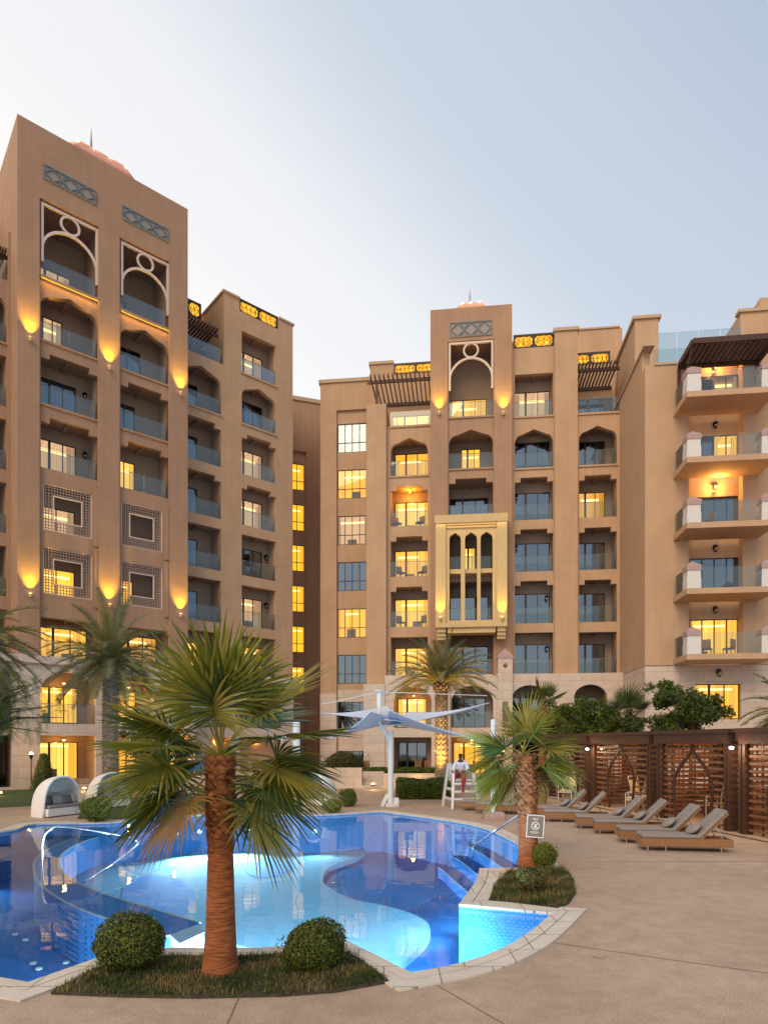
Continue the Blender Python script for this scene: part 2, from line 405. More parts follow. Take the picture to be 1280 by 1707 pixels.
def area(p): return sum(p[i][0] * p[(i + 1) % len(p)][1] - p[(i + 1) % len(p)][0] * p[i][1] for i in range(len(p))) / 2
def panel(mb, a, b, z0, z1, holes, y, th=.35, m=0):
    """a wall slab with openings, cut into simple cells so that every opening is exact"""
    def rect(x0, x1, q0, q1):
        if x1 - x0 < 1e-5 or q1 - q0 < 1e-5: return
        for yy, fl in ((y, 0), (y + th, 1)):
            v = [(x0, yy, q0), (x1, yy, q0), (x1, yy, q1), (x0, yy, q1)]
            mb.quad(*(v[::-1] if fl else v), m)
    hs = sorted(holes, key=lambda h: min(p[1] for p in h)); bands = []
    for h in hs:
        lo, hi = min(p[1] for p in h), max(p[1] for p in h)
        if bands and lo < bands[-1][1] - 1e-6: bands[-1][1] = max(bands[-1][1], hi); bands[-1][2].append(h)
        else: bands.append([lo, hi, [h]])
    zc = z0
    for lo, hi, hh in bands:
        rect(a, b, zc, lo); hh.sort(key=lambda h: h[0][0]); xc = a
        for h in hh:
            x0, x1 = h[0][0], h[1][0]; l2 = h[0][1]; rect(xc, x0, lo, hi); rect(x0, x1, lo, l2)
            top = h[2:] + [(x0, hi), (x1, hi)]
            pts = []
            for q in top:
                if not pts or (abs(q[0] - pts[-1][0]) + abs(q[1] - pts[-1][1])) > 1e-6: pts.append(q)
            if abs(pts[0][0] - pts[-1][0]) + abs(pts[0][1] - pts[-1][1]) < 1e-6: pts.pop()
            if len(pts) > 2 and abs(area(pts)) > 1e-5:
                for yy in (y, y + th): mb.add([(q[0], yy, q[1]) for q in pts], [tuple(range(len(pts)))], m)
            xc = x1
        rect(xc, b, lo, hi); zc = hi
    rect(a, b, zc, z1)
    for lp in [[(a, z0), (b, z0), (b, z1), (a, z1)]] + holes:
        n = len(lp)
        for i in range(n):
            p, q = lp[i], lp[(i + 1) % n]
            mb.quad((p[0], y, p[1]), (q[0], y, q[1]), (q[0], y + th, q[1]), (p[0], y + th, p[1]), m)

E_W2 = emit('lit_room_amber', (1.0, .42, .03), 1.7, .4); E_W3 = emit('lit_room_pale', (1.0, .56, .10), 1.8, .3)
LITS = {'w': E_W, 'o': E_O, 'p': E_P, 'y': E_Y}
def window(par, a, b, z0, z1, y, n=3, rows=0, lit='x', split=None, name='window'):
    """frame with mullions; the glass and the room behind it are its sub-parts"""
    f = MB(); w = .055
    f.box(a, b, y, y + .08, z1 - w, z1); f.box(a, b, y, y + .08, z0, z0 + w)
    f.box(a, a + w, y, y + .08, z0 + w, z1 - w); f.box(b - w, b, y, y + .08, z0 + w, z1 - w)
    for i in range(1, n):
        x = a + (b - a) * i / n; ww = .07 if (n == 3 and i == 1) else .028
        f.box(x - ww, x + ww, y + .003, y + .077, z0 + w, z1 - w)
    if rows:
        zz = z0 + (z1 - z0) * .34; xs = [a + w] + [a + (b - a) * i / n for i in range(1, n)] + [b - w]
        for i in range(len(xs) - 1):
            f.box(xs[i] + (.028 if i else 0), xs[i + 1] - (.028 if i < n - 1 else 0), y + .006, y + .074, zz - .025, zz + .025)
    fo = f.build(name, BRONZE, par)
    MB().quad((a, y + .04, z0), (b, y + .04, z0), (b, y + .04, z1), (a, y + .04, z1)).build('pane', PANED if lit in 'xc' else PANE, fo)
    r = MB(); y2 = y + 1.1; y1 = y + .1; A, B = a + .01, b - .01
    mts = [random.choice((E_W, E_W2, E_W2, E_W3)) if lit == 'w' else LITS.get(lit, DARKIN), CURT, E_COVE, WHITE]
    r.quad((A, y2, z0), (B, y2, z0), (B, y2, z1), (A, y2, z1), 0)
    r.quad((A, y1, z0), (A, y2, z0), (A, y2, z1), (A, y1, z1), 0); r.quad((B, y1, z0), (B, y2, z0), (B, y2, z1), (B, y1, z1), 0)
    r.quad((A, y1, z1 - .01), (B, y1, z1 - .01), (B, y2, z1 - .01), (A, y2, z1 - .01), 0); r.quad((A, y1, z0 + .01), (B, y1, z0 + .01), (B, y2, z0 + .01), (A, y2, z0 + .01), 3 if lit not in 'xc' else 0)
    lt = lit not in 'xc'
    if lt:
        r.box(A + .05, B - .05, y2 - .2, y2 - .1, z1 - .30, z1 - .18, 2)
        if lit != 'y':
            # a table and chair silhouette against the lit wall
            x = A + (B - A) * random.uniform(.2, .7)
            r.box(x - .35, x + .35, y2 - .6, y2 - .3, z0 + .05, z0 + random.uniform(.45, .8), 1)
    # pleated curtains drawn to the sides
    for (c0, c1) in ((A, A + (B - A) * random.uniform(.08, .22)), (B - (B - A) * random.uniform(.08, .3 if lit != 'c' else .6), B)):
        k = max(4, int((c1 - c0) / .07)); zt = z1 - .02
        for i in range(k):
            x0 = c0 + (c1 - c0) * i / k; x1 = c0 + (c1 - c0) * (i + 1) / k; ya = y1 + .12 + .05 * (i % 2); yb = y1 + .12 + .05 * ((i + 1) % 2)
            r.quad((x0, ya, z0 + .03), (x1, yb, z0 + .03), (x1, yb, zt), (x0, ya, zt), 4)
    mts.append({'w': CURT_W, 'o': CURT_O, 'p': CURT_P, 'y': CURT_W}.get(lit, CURT))
    r.build('room_interior', mts, fo)
    return fo
CURT_W = emit('backlit_curtain_yellow', (1.0, .47, .05), 1.45, .45, 14)  # curtains emit; their fold shading is noise in the emission
CURT_O = emit('backlit_curtain_orange', (1.0, .45, .08), .95, .45, 14)
CURT_P = emit('peach_reflection_curtain', (.85, .49, .26), .62, .35, 14)  # curtains glowing in the tone of the peach reflection

class Bld:
    def __init__(s, name, fr, d, u0, label, th=.35):
        s.fr = fr; s.d = d; s.off = fr.s(u0, d)
        o = fr.o + fr.r * s.off + fr.n * d
        s.root = empty(name, (o.x, o.y, 0), fr.a); tag(s.root, label, 'building')
        s.wall = MB(); s.room = MB(); s.th = th; s.nm = 0
    def s(s_, u, d=0): return s_.fr.s(u, s_.d + d) - s_.off
    def z(s_, u, v, d=0): return s_.fr.z(u, v, s_.d + d)
    def loggia(s, a, b, z0, kind, lit, y=0, zt=None, dep=1.7, rail=True, win=None, n=3, wh=2.35, m=0, lantern=None, ledge=True, wname='window'):
        """returns the opening; adds the room, window, glass rail"""
        top = zt or z0 + 3.05
        hole = opening(kind, a, b, z0, top)
        yb = y + dep; y0 = y + s.th; c = top + .12; r = MB()
        w0, w1 = win or (a + (b - a) * .04, b - (b - a) * .16)
        r.quad((a, y0, z0), (a, yb, z0), (a, yb, c), (a, y0, c), m); r.quad((b, yb, z0), (b, y0, z0), (b, y0, c), (b, yb, c), m)
        r.quad((a, y0, z0), (b, y0, z0), (b, yb, z0), (a, yb, z0), m); r.quad((a, y0, c), (a, yb, c), (b, yb, c), (b, y0, c), m)
        panel(r, a, b, z0, c, [[(w0, z0 + .06), (w1, z0 + .06), (w1, z0 + wh), (w0, z0 + wh)]] if lit else [], yb, .012, m)
        # a beam across the ceiling
        r.box((a + b) / 2 - .09, (a + b) / 2 + .09, y0 + .02, yb - .02, c - .13, c - .004, m)
        if lit: window(s.root, w0, w1, z0 + .06, z0 + wh, yb - .03, n, 0, lit, name=wname)
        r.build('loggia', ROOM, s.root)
        if rail:
            g = MB(); yy = y + .12; k = 2 if b - a < 3.4 else 3; zz = z0 + .04
            for i in range(k):
                x0 = a + .02 + (b - a - .04) * i / k; x1 = a + .02 + (b - a - .04) * (i + 1) / k - .02
                g.box(x0, x1, yy, yy + .02, zz, z0 + 1.1)
            ro = g.build('balcony_railing', RAILG, s.root)
            t = MB(); t.box(a + .02, b - .02, yy - .005, yy + .025, z0 + 1.1, z0 + 1.125)
            for i in range(1, k): x = a + (b - a) * i / k; t.box(x - .014, x - .002, yy - .004, yy + .024, z0 + .04, z0 + 1.1)
            t.build('rail_cap', STEELG, ro)
        if ledge: s.wall.box(a - .08, b + .08, y - .09, y + .08, z0 - .12, z0 - .002)
        if lantern:
            wall_lantern(s.root, a + (b - a) * lantern, yb - .22, z0 + 2.0, False) if lantern < 1.5 else None
        return hole
    def finish(s, m=TAN, rm=ROOM, wname='wall'):
        s.wall.build(wname, m, s.root); s.wall = MB()
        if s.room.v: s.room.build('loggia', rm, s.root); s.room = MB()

def wall_lantern(par, x, y, z, lit, energy=60):
    m = MB(); m.bar((x, y + .2, z + .1), (x, y, z + .18), .03); m.box(x - .08, x + .08, y + .19, y + .215, z - .05, z + .22)
    for sx in (-1, 1):
        for sy in (-1, 1): m.bar((x + sx * .06, y + sy * .06, z - .2), (x + sx * .1, y + sy * .1, z + .08), .018)
    m.add([(x - .12, y - .12, z + .08), (x + .12, y - .12, z + .08), (x + .12, y + .12, z + .08), (x - .12, y + .12, z + .08), (x, y, z + .22)], [(0, 1, 4), (1, 2, 4), (2, 3, 4), (3, 0, 4), (3, 2, 1, 0)])
    m.box(x - .07, x + .07, y - .07, y + .07, z - .24, z - .2); m.bar((x, y, z + .2), (x, y, z + .3), .02)
    o = m.build('wall_lantern', IRON, par)
    MB().sphere((x, y, z - .06), .06).build('lantern_glass', E_LAMP if lit else SIGNW, o)
    if lit: lamp('lantern_light', 'POINT', (x, y - .28, z - .05), energy, (1, .50, .12), par, shadow_soft_size=.1)
    return o

def uplight(par, x, y, z, energy=170, h=3):
    m = MB(); m.tube([(x, y - .16, z - .14), (x, y - .16, z + .06)], [.07, .11], 10); m.box(x - .05, x + .05, y - .1, y, z - .06, z + .02)
    o = m.build('wall_uplight', GOLDW, par)
    m = MB(); m.tube([(x, y - .16, z + .065), (x, y - .16, z + .08)], .085, 10); m.build('bulb', E_LAMP, o)
    l = lamp('uplight_beam', 'SPOT', (x, y - .28, z + .06), energy * 6.5, (1, .60, .03), par, spot_size=R(68), spot_blend=1.0, shadow_soft_size=.05)
    l.rotation_euler = (R(180 - 9), 0, 0)
    return o

def backlit_screen(par, a, b, z0, z1, y, n=2):
    """bronze pierced screen with an amber light behind it"""
    f = MB(); w = .13
    f.box(a, b, y, y + .1, z1 - w, z1); f.box(a, b, y, y + .1, z0, z0 + w)
    xs = [a + (b - a) * i / n for i in range(n + 1)]
    for i, x in enumerate(xs):
        x0, x1 = (x, x + w) if i == 0 else ((x - w, x) if i == n else (x - w / 2, x + w / 2)); f.box(x0, x1, y + .002, y + .098, z0 + w, z1 - w)
    o = f.build('backlit_screen', BRONZE, par)
    l = MB()
    for i in range(n):
        p0, p1 = xs[i] + w * .6, xs[i + 1] - w * .6; q0, q1 = z0 + w, z1 - w; h = q1 - q0; k = max(3, int((p1 - p0) / (h / 2.2)))
        for j in range(k + 1):
            cx = p0 + (p1 - p0) * j / k
            for cz in (q0 + h * .27, q0 + h * .73):
                r = h * .26; pts = [(cx + r * math.cos(t * math.pi / 6), y + .05, cz + r * math.sin(t * math.pi / 6)) for t in range(13)]
                pts = [(min(max(p[0], p0), p1), p[1], min(max(p[2], q0), q1)) for p in pts]
                l.tube(pts, .014, 4, cap=False)
            if j < k:
                cx2 = p0 + (p1 - p0) * (j + 1) / k
                l.bar((cx, y + .05, q0), (cx2, y + .05, q1), .02); l.bar((cx, y + .05, q1), (cx2, y + .05, q0), .02)
        # cut corners of the cartouche
        for (cx, sx) in ((p0, 1), (p1, -1)):
            for (cz, sz) in ((q0, 1), (q1, -1)):
                l.add([(cx, y + .03, cz), (cx + sx * h * .3, y + .03, cz), (cx, y + .03, cz + sz * h * .3)], [(0, 1, 2)])
    l.build('lattice', BRONZE, o)
    MB().quad((a + .05, y + .11, z0 + .05), (b - .05, y + .11, z0 + .05), (b - .05, y + .11, z1 - .05), (a + .05, y + .11, z1 - .05)).build('light_panel', E_AMB, o)
    return o

def pergola(par, a, b, y0, y1, z, n, posts=(), zp=0, overhang=.45):
    m = MB()
    for yy in (y0, y1): m.box(a - .1, b + .1, yy - .06, yy + .06, z - .22, z)
    o = m.build('pergola', RUST, par)
    s = MB()
    for i in range(n):
        x = a + (b - a) * (i + .5) / n; s.box(x - .035, x + .035, y0 - overhang, y1 + .1, z + .002, z + .16)
    s.build('pergola_slats', RUST, o)
    for x in posts: MB().box(x - .09, x + .09, y0 - .058, y0 + .058, zp, z - .22).build('pergola_post', RUST, o)
    return o

def lattice_panel(par, a, b, z0, z1, y, n=3):
    m = MB(); w = .07; yy = y - .07
    m.box(a, b, yy, y + .05, z1 - w, z1); m.box(a, b, yy, y + .05, z0, z0 + w); m.box(a, a + w, yy + .002, y + .048, z0 + w, z1 - w); m.box(b - w, b, yy + .002, y + .048, z0 + w, z1 - w)
    W = (b - a - 2 * w) / n; h0, h1 = z0 + w, z1 - w; zm = (h0 + h1) / 2
    for i in range(n):
        x0 = a + w + W * i; x1 = x0 + W; xm = (x0 + x1) / 2
        for (p, q) in (((x0 - .0, zm), (xm, h1)), ((xm, h1), (x1, zm)), ((x1, zm), (xm, h0)), ((xm, h0), (x0, zm))):
            d = Vector((q[0] - p[0], q[1] - p[1])).normalized() * .1 if 0 else Vector((0, 0))
            m.bar((p[0] - d.x, yy + .03, p[1] - d.y), (q[0] + d.x, yy + .03, q[1] + d.y), .05, .06)
        if i < n - 1:
            m.bar((x1 - W * .2, yy + .032, h0 + .02), (x1 + W * .0, yy + .032, zm), .045, .05); m.bar((x1 + W * .2, yy + .032, h1 - .02), (x1, yy + .032, zm), .045, .05)
            m.bar((x1 + W * .2, yy + .034, h0 + .02), (x1, yy + .034, zm), .045, .05); m.bar((x1 - W * .2, yy + .034, h1 - .02), (x1, yy + .034, zm), .045, .05)
    o = m.build('lattice_panel', STEELG, par)
    MB().quad((a + w, y - .006, z0 + w), (b - w, y - .006, z0 + w), (b - w, y - .006, z1 - w), (a + w, y - .006, z1 - w)).build('backing', PANEBK, o)
PANEBK = simple('grey_backing', (.30, .255, .225), .6)

def keyhole(par, a, b, z0, z1, y):
    """white moulding: a frame with a round arch and a ring in its head"""
    m = MB(); w = .13; W = b - a; mid = (a + b) / 2; yy = y - .06; rr = W * .16
    zt = z1 - w - rr * 2 - .02; ra = W / 2 - w / 2; zs = zt - ra * 1.0
    m.box(a, b, yy, y + .1, z1 - w, z1)
    m.box(a, a + w, yy + .002, y + .098, zs - .75, z1 - w); m.box(b - w, b, yy + .002, y + .098, zs - .75, z1 - w)
    pts = [(mid + ra * math.cos(math.pi * i / 24), yy + .08, zs + ra * math.sin(math.pi * i / 24)) for i in range(25)]
    for i in range(24): m.bar(pts[i], pts[i + 1], .13, .13, up=(0, 1, 0))
    c = zt + rr + .05
    pts = [(mid + rr * math.cos(math.pi * i / 12), yy + .085, c + rr * math.sin(math.pi * i / 12)) for i in range(25)]
    for i in range(24): m.bar(pts[i], pts[i + 1], .12, .12, up=(0, 1, 0))
    return m.build('arch_moulding', MOULD, par)

GRIDM = simple('screen_grid', (.34, .24, .19), .7)
def mashrabiya(par, a, b, z0, z1, y):
    m = MB(); w = .06; iw = (b - a) * .2; ih = (z1 - z0) * .22; bx0, bx1, bz0, bz1 = a + iw, b - iw, z0 + ih, z1 - ih
    for (x0, x1, q0, q1) in ((a, b, z0, z1), (bx0, bx1, bz0, bz1)):
        m.box(x0, x1, y - .03, y + .05, q1 - w, q1); m.box(x0, x1, y - .03, y + .05, q0, q0 + w)
        m.box(x0, x0 + w, y - .028, y + .048, q0 + w, q1 - w); m.box(x1 - w, x1, y - .028, y + .048, q0 + w, q1 - w)
    o = m.build('pierced_screen', MOULD, par)
    g = MB(); n = 17; k = 16
    for i in range(1, n):
        x = a + (b - a) * i / n
        if bx0 - .01 < x < bx1 + .01: g.box(x - .022, x + .022, y, y + .03, z0 + w, bz0); g.box(x - .022, x + .022, y, y + .03, bz1, z1 - w)
        else: g.box(x - .022, x + .022, y, y + .03, z0 + w, z1 - w)
    for i in range(1, k):
        z = z0 + (z1 - z0) * i / k
        if bz0 - .01 < z < bz1 + .01: g.box(a + w, bx0, y + .004, y + .026, z - .022, z + .022); g.box(bx1, b - w, y + .004, y + .026, z - .022, z + .022)
        else: g.box(a + w, b - w, y + .004, y + .026, z - .022, z + .022)
    g.build('grid', GRIDM, o); return o

def cupola(par, x, y, z, r, h, fin, k_=.42):
    m = MB(); n = 8
    def ring(rr, zz): return [(x + rr * math.cos(2 * math.pi * (i + .5) / n), y + rr * math.sin(2 * math.pi * (i + .5) / n), zz) for i in range(n)]
    prof = [(r * 1.05, z - 3), (r * 1.05, z), (r, z + .02), (r * k_, z + h * .72), (r * k_, z + h * .85), (r * .2, z + h * .86)]
    rs = [ring(*p) for p in prof]; b = len(m.v)
    vs = [p for q in rs for p in q]; fs = [(i * n + j, i * n + (j + 1) % n, (i + 1) * n + (j + 1) % n, (i + 1) * n + j) for i in range(len(rs) - 1) for j in range(n)]
    m.add(vs, fs); o = m.build('cupola', SALMON, par)
    d = MB(); d.sphere((x, y, z + h * .84), (r * .33, r * .33, h * .4), 16, z0=0); d.build('dome', SALMON, o, smooth=True)
    d = MB(); d.tube([(x, y, z + h * 1.2), (x, y, z + h * 1.3), (x, y, z + fin * .6 + h), (x, y, z + h + fin)], [.10, .16, .07, .005], 8); d.build('finial', STEELG, o)
    k = MB()
    for i in range(4):
        a = 2 * math.pi * (i + .5) / 4; k.sphere((x + r * .37 * math.cos(a), y + r * .37 * math.sin(a), z + h * .92), .08, 8)
        lamp('cupola_light', 'POINT', (x + r * .5 * math.cos(a), y + r * .5 * math.sin(a), z + h * 1.0), 60, (1, .62, .3), par, shadow_soft_size=.05)
    k.build('roof_lamps', E_WHT, o)
    return o

def boxes(name, m, par, *bs):
    for b in bs: MB().box(*b).build(name, m, par)

def roof_lantern(par, s0, s1, t0, t1, y, z0, z1, fs, fz, n=4):
    """low hipped roof lantern with cut corners, small dome, lamps and a finial"""
    b0 = (s1 - s0) / 2; b1 = (t1 - t0) / 2; cx0, cx1 = (s0 + s1) / 2, (t0 + t1) / 2
    def ring(cx, a, z, yo):
        c = a * .32; d0, d1 = y + yo, y + yo + 2 * a * .9
        return [(cx - a + c, d0, z), (cx + a - c, d0, z), (cx + a, d0 + c, z), (cx + a, d1 - c, z), (cx + a - c, d1, z), (cx - a + c, d1, z), (cx - a, d1 - c, z), (cx - a, d0 + c, z)]
    rs = [ring(cx0, b0, z0 - 3, 0), ring(cx0, b0, z0, 0), ring(cx1, b1, z1, (b0 - b1) * .9)]
    vs = [p for q in rs for p in q]; m = MB(); m.add(vs, [(i * 8 + j, i * 8 + (j + 1) % 8, i * 8 + 8 + (j + 1) % 8, i * 8 + 8 + j) for i in range(2) for j in range(8)] + [tuple(range(16, 24))])
    o = m.build('cupola', SALMON, par); yc = y + b0 * .9
    d = MB(); d.tube([(fs, yc, z1 - .1), (fs, yc, z1 + .18)], b1 * .42, 14); d.sphere((fs, yc, z1 + .18), (b1 * .36, b1 * .36, b1 * .26), 16, z0=0); d.build('dome', SALMON, o, smooth=False)
    zt = z1 + .18 + b1 * .24
    d = MB(); d.tube([(fs, yc, zt), (fs, yc, zt + .12), (fs, yc, zt + (fz - zt) * .5), (fs, yc, fz)], [.09, .15, .07, .005], 8); d.build('finial', STEELG, o)
    for i in range(n):
        x = t0 + (t1 - t0) * (i + .5) / n; yy = y + (b0 - b1) * .9 + .15
        MB().sphere((x, yy, z1 + .07), .07, 8).build('roof_lamp', E_WHT, o); lamp('cupola_light', 'POINT', (x, yy - .05, z1 + .22), 40, (1, .66, .34), par, shadow_soft_size=.05)
    return o
# ------------------------------------------------------------------ left tower
E_LEDGE = emit('ledge_strip', (1.0, .55, .05), 1.3)
T = Bld('hotel_tower', FL, 0, 29, 'tall brown hotel tower at the left with two white keyhole arches and pierced screens')
WT = T.s(313); TOPZ = T.z(29, 188.6)
PA = [(0, T.s(66)), (T.s(164.5), T.s(199.5)), (T.s(282.5), WT)]
ZK = LV(6) + 4.25
for a, b in PA: T.wall.box(a, b, 0, .6, 7.36, ZK)
T.wall.box(0, WT, 0, .6, ZK, TOPZ)
T.wall.box(0, .35, .6, 15, 0, TOPZ); T.wall.box(WT - .35, WT, .6, 15, 0, TOPZ); T.wall.box(.35, WT - .35, 14.6, 15, 0, TOPZ)
T.wall.box(.35, WT - .35, .6, 14.6, TOPZ - 1.1, TOPZ - .9)
bays = [(T.s(68, .2), T.s(163, .2), T.s(66), T.s(164.5)), (T.s(201, .2), T.s(281, .2), T.s(199.5), T.s(282.5))]
lits = [{6: 'p', 5: 'p', 4: 'x', 3: 'p', 2: 'p', 1: 'w', 0: 'w'}, {6: 'x', 5: 'x', 4: 'x', 3: 'w', 2: None, 1: 'w', 0: 'o'}]
for bi, (a, b, pa, pb) in enumerate(bays):
    H = []
    for k in range(7):
        z0 = LV(k); lit = lits[bi][k]; W = b - a
        if k == 6:
            H.append(T.loggia(a, b, z0, 'rect', lit, .2, zt=ZK - .12, dep=2.6, win=(a + .1, a + W * (.72 if bi == 0 else .4)), wh=2.2))
        elif k == 5: H.append(T.loggia(a, b, z0, 'arch', lit, .2, zt=z0 + 2.95, win=(a + W * .15, a + W * .5) if bi == 0 else (a + .1, a + W * .6), n=2))
        elif k >= 3: H.append(T.loggia(a, b, z0, 'step', lit, .2, zt=z0 + 2.95, win=(a + .1, a + W * .75) if bi == 0 else (a + .1, a + W * .48), n=3 if bi == 0 else 2, ledge=k == 4, lantern=.9 if bi == 0 else None))
        elif k >= 1:
            ma, mb_ = T.s(72, .2) if bi == 0 else T.s(202, .2), T.s(154, .2) if bi == 0 else T.s(271, .2)
            H.append(T.loggia(ma, mb_, z0 + .1, 'rect', lit, .2, zt=z0 + 2.8, rail=False, ledge=False, win=(ma + .05, ma + (mb_ - ma) * (.8 if bi == 0 else .5)), wh=1.9, n=2))
            mashrabiya(T.root, ma, mb_, z0 + .1, z0 + 2.8, .3)
            T.wall.box(mb_ + .1, mb_ + .35, .05, .2, z0 - .35, z0 + 3.2)
        else: H.append(T.loggia(a, b, z0, 'rect', lit, .2, zt=z0 + 2.4, dep=1.5, rail=True, ledge=False, win=(a + .05, b - .2), wh=2.1))
    panel(T.wall, pa, pb, LV(0) - .0, ZK, H, .2)
    keyhole(T.root, a, b, LV(6), ZK - .12, .16)
    # warm lamp line under the top balcony ledge
    T.wall.box(a - .05, b + .05, .02, .2, LV(6) - .2, LV(6) - .05)
    e = MB(); e.box(a, b, .05, .1, LV(6) - .235, LV(6) - .205); e.build('ledge_light', E_LEDGE, T.root)
    l = lamp('ledge_glow', 'AREA', ((a + b) / 2, .0, LV(6) - .3), 16, (1, .5, .08), T.root, shape='RECTANGLE', size=b - a, size_y=.1)
lattice_panel(T.root, T.s(72), T.s(160), T.z(72, 297), T.z(72, 272), 0)
lattice_panel(T.root, T.s(203), T.s(280), T.z(72, 297), T.z(72, 272), 0)
for (u, v1) in ((49.7, 565.8), (181.4, 612), (300, 654)):
    x = T.s(u); uplight(T.root, x, 0, T.z(49.7, 566)); uplight(T.root, x, 0, T.z(47.8, 992))
c = T.s(250, 8)
y_ = 5; roof_lantern(T.root, T.s(100, y_), T.s(243, y_), T.s(121, y_), T.s(229, y_), y_, T.z(243, 306, y_), T.z(175, 257, y_ + .6), T.s(150, y_ + 2.8), T.z(146, 213, y_ + 2.8))
T.finish(BROWN)
# stone arcade in front of the tower
A0 = MB(); st = Bld.__new__(Bld)
yA = -1.2
def arcade(B, ua, ub, yA, specs, cornice=True, ztop=7.34):
    """specs: (u0, u1, lit upper, lit ground); everything measured on the plane y = yA"""
    H = []; keep = B.wall; B.wall = MB(); a = B.s(ua, yA) if not isinstance(ua, tuple) else ua[0]; b = B.s(ub, yA) if not isinstance(ub, tuple) else ub[0]
    for (u0, u1, l1, l0) in specs:
        s0, s1 = B.s(u0, yA), B.s(u1, yA)
        for (lt_, z_) in ((l1, 6.0), (l0, 2.75)):
            if lt_ not in ('w', 'o'): continue
            xm = (s0 + s1) / 2; q_ = MB(); q_.tube([(xm, yA + 1.0, z_), (xm, yA + 1.0, z_ + .08)], [.12, .09], 12); q_ = q_.build('ceiling_lamp', IRON, B.root)
            MB().sphere((xm, yA + 1.0, z_ - .02), .08).build('bulb', E_LAMP, q_); lamp('arcade_light', 'POINT', (xm, yA + .9, z_ - .15), 55, (1, .50, .08), B.root, shadow_soft_size=.1)
        H.append(B.loggia(s0, s1, 3.62, 'round', l1, yA, zt=6.55, dep=1.9 + .0, rail=True, ledge=False, wh=2.2))
        H.append(B.loggia(s0, s1, .15, 'rect', l0, yA, zt=2.95, dep=1.9, rail=False, ledge=False, wh=2.45))
    panel(B.wall, a, b, 0, ztop, H, yA, th=.4)
    if cornice: B.wall.box(a - .1, b + .1, yA - .22, yA - .002, ztop - .42, ztop - .001)
    B.wall.box(a, b, yA + .4, .2, ztop - .12, ztop - .004)
    B.wall.build('stone_arcade', STONE, B.root); B.wall = keep
    
arcade(T, -20, 325, -1.2, [(-12, 20, 'x', 'x'), (67, 160, 'w', 'w'), (192, 255, 'w', 'o'), (283, 318, 'o', 'w')])

# ------------------------------------------------------------------ wing at the far left edge
X = Bld('hotel_wing', FL, 2.0, -190, 'brown hotel wing cut by the left edge with pergola above its balconies')
wx = -X.off
a, b = X.s(-60), X.s(10.5)
H = []
for k in range(6):
    z0 = LV(k); H.append(X.loggia(a, b, z0, 'arch' if k == 5 else 'rect', 'x' if k % 2 else 'p', 0, zt=z0 + 2.9, ledge=k == 5))
panel(X.wall, 0, wx, 0, LV(6), H, 0)
X.wall.box(0, wx, 3, 3.3, LV(6), 34.4); X.wall.box(X.s(12.5), X.s(20), -.25, -.002, 7.4, 32)
X.wall.box(0, wx, .36, 3, LV(6) - .2, LV(6) - .01)
m_ = MB(); m_.box(a, b, .1, .12, LV(6) + .02, LV(6) + 1.1); m_.build('balcony_railing', RAILG, X.root)
pergola(X.root, a, X.s(11), .2, 2.8, X.z(5, 420), 16)
X.finish(BROWN)

# ------------------------------------------------------------------ left wing (two bays) behind the tower
Wg = Bld('hotel_wing', FL, 1.5, 313, 'tan hotel wing with lit amber roof screens right of the tall tower')
s0 = T.off + WT - Wg.off; e = Wg.s(488); xc = Wg.s(370); topz = Wg.z(373.3, 486)
H = []
kinds = ['rect', 'rect', 'rect', 'step', 'step', 'arch', 'rect']
ca, cb = max(s0 + .15, Wg.s(298)), Wg.s(368.5); da, db = Wg.s(403), Wg.s(460)
lc = [None, 'x', 'x', 'x', None, None]; ld = ['o', 'p', 'x', 'p', 'p', 'x', 'p']
for k in range(6):
    z0 = LV(k); W = cb - ca
    H.append(Wg.loggia(ca, cb, z0, kinds[k], lc[k] if lc[k] else ('c' if k in (4, 5) else 'w'), 0, zt=z0 + 2.95, win=(ca + .3, ca + W * .66), ledge=k == 5, n=2))
for k in range(6): H.append(Wg.loggia(da, db, LV(k), kinds[k], ld[k], 0, zt=LV(k) + 2.95, ledge=k >= 5, dep=1.3, win=(da + .05, da + (db - da) * .84), lantern=.93 if k in (1, 2) else None))
panel(Wg.wall, s0, e, 0, LV(6) - .002, H, 0)
a2 = Wg.s(373.3); H = [Wg.loggia(da, db, LV(6), 'rect', 'p', 0, zt=LV(6) + 3.0, dep=1.3, win=(da + .05, da + (db - da) * .84))]
zs1, zs0 = Wg.z(400, 497.5), Wg.z(400, 518); sa, sb = Wg.s(399.6), Wg.s(464.5)
panel(Wg.wall, a2, e, LV(6), zs0, H, 0)
Wg.wall.box(a2, sa, 0, .35, zs0, topz); Wg.wall.box(sb, e, 0, .35, zs0, topz - .0)
Wg.wall.box(a2, a2 + .35, .35, 8, LV(6), topz); Wg.wall.box(e - .35, e, .35, 10, 0, topz); Wg.wall.box(a2 + .35, e - .35, .35, 8, zs0 - .3, zs0 - .1)
backlit_screen(Wg.root, sa, sb, zs0, zs1 + .12, .1)
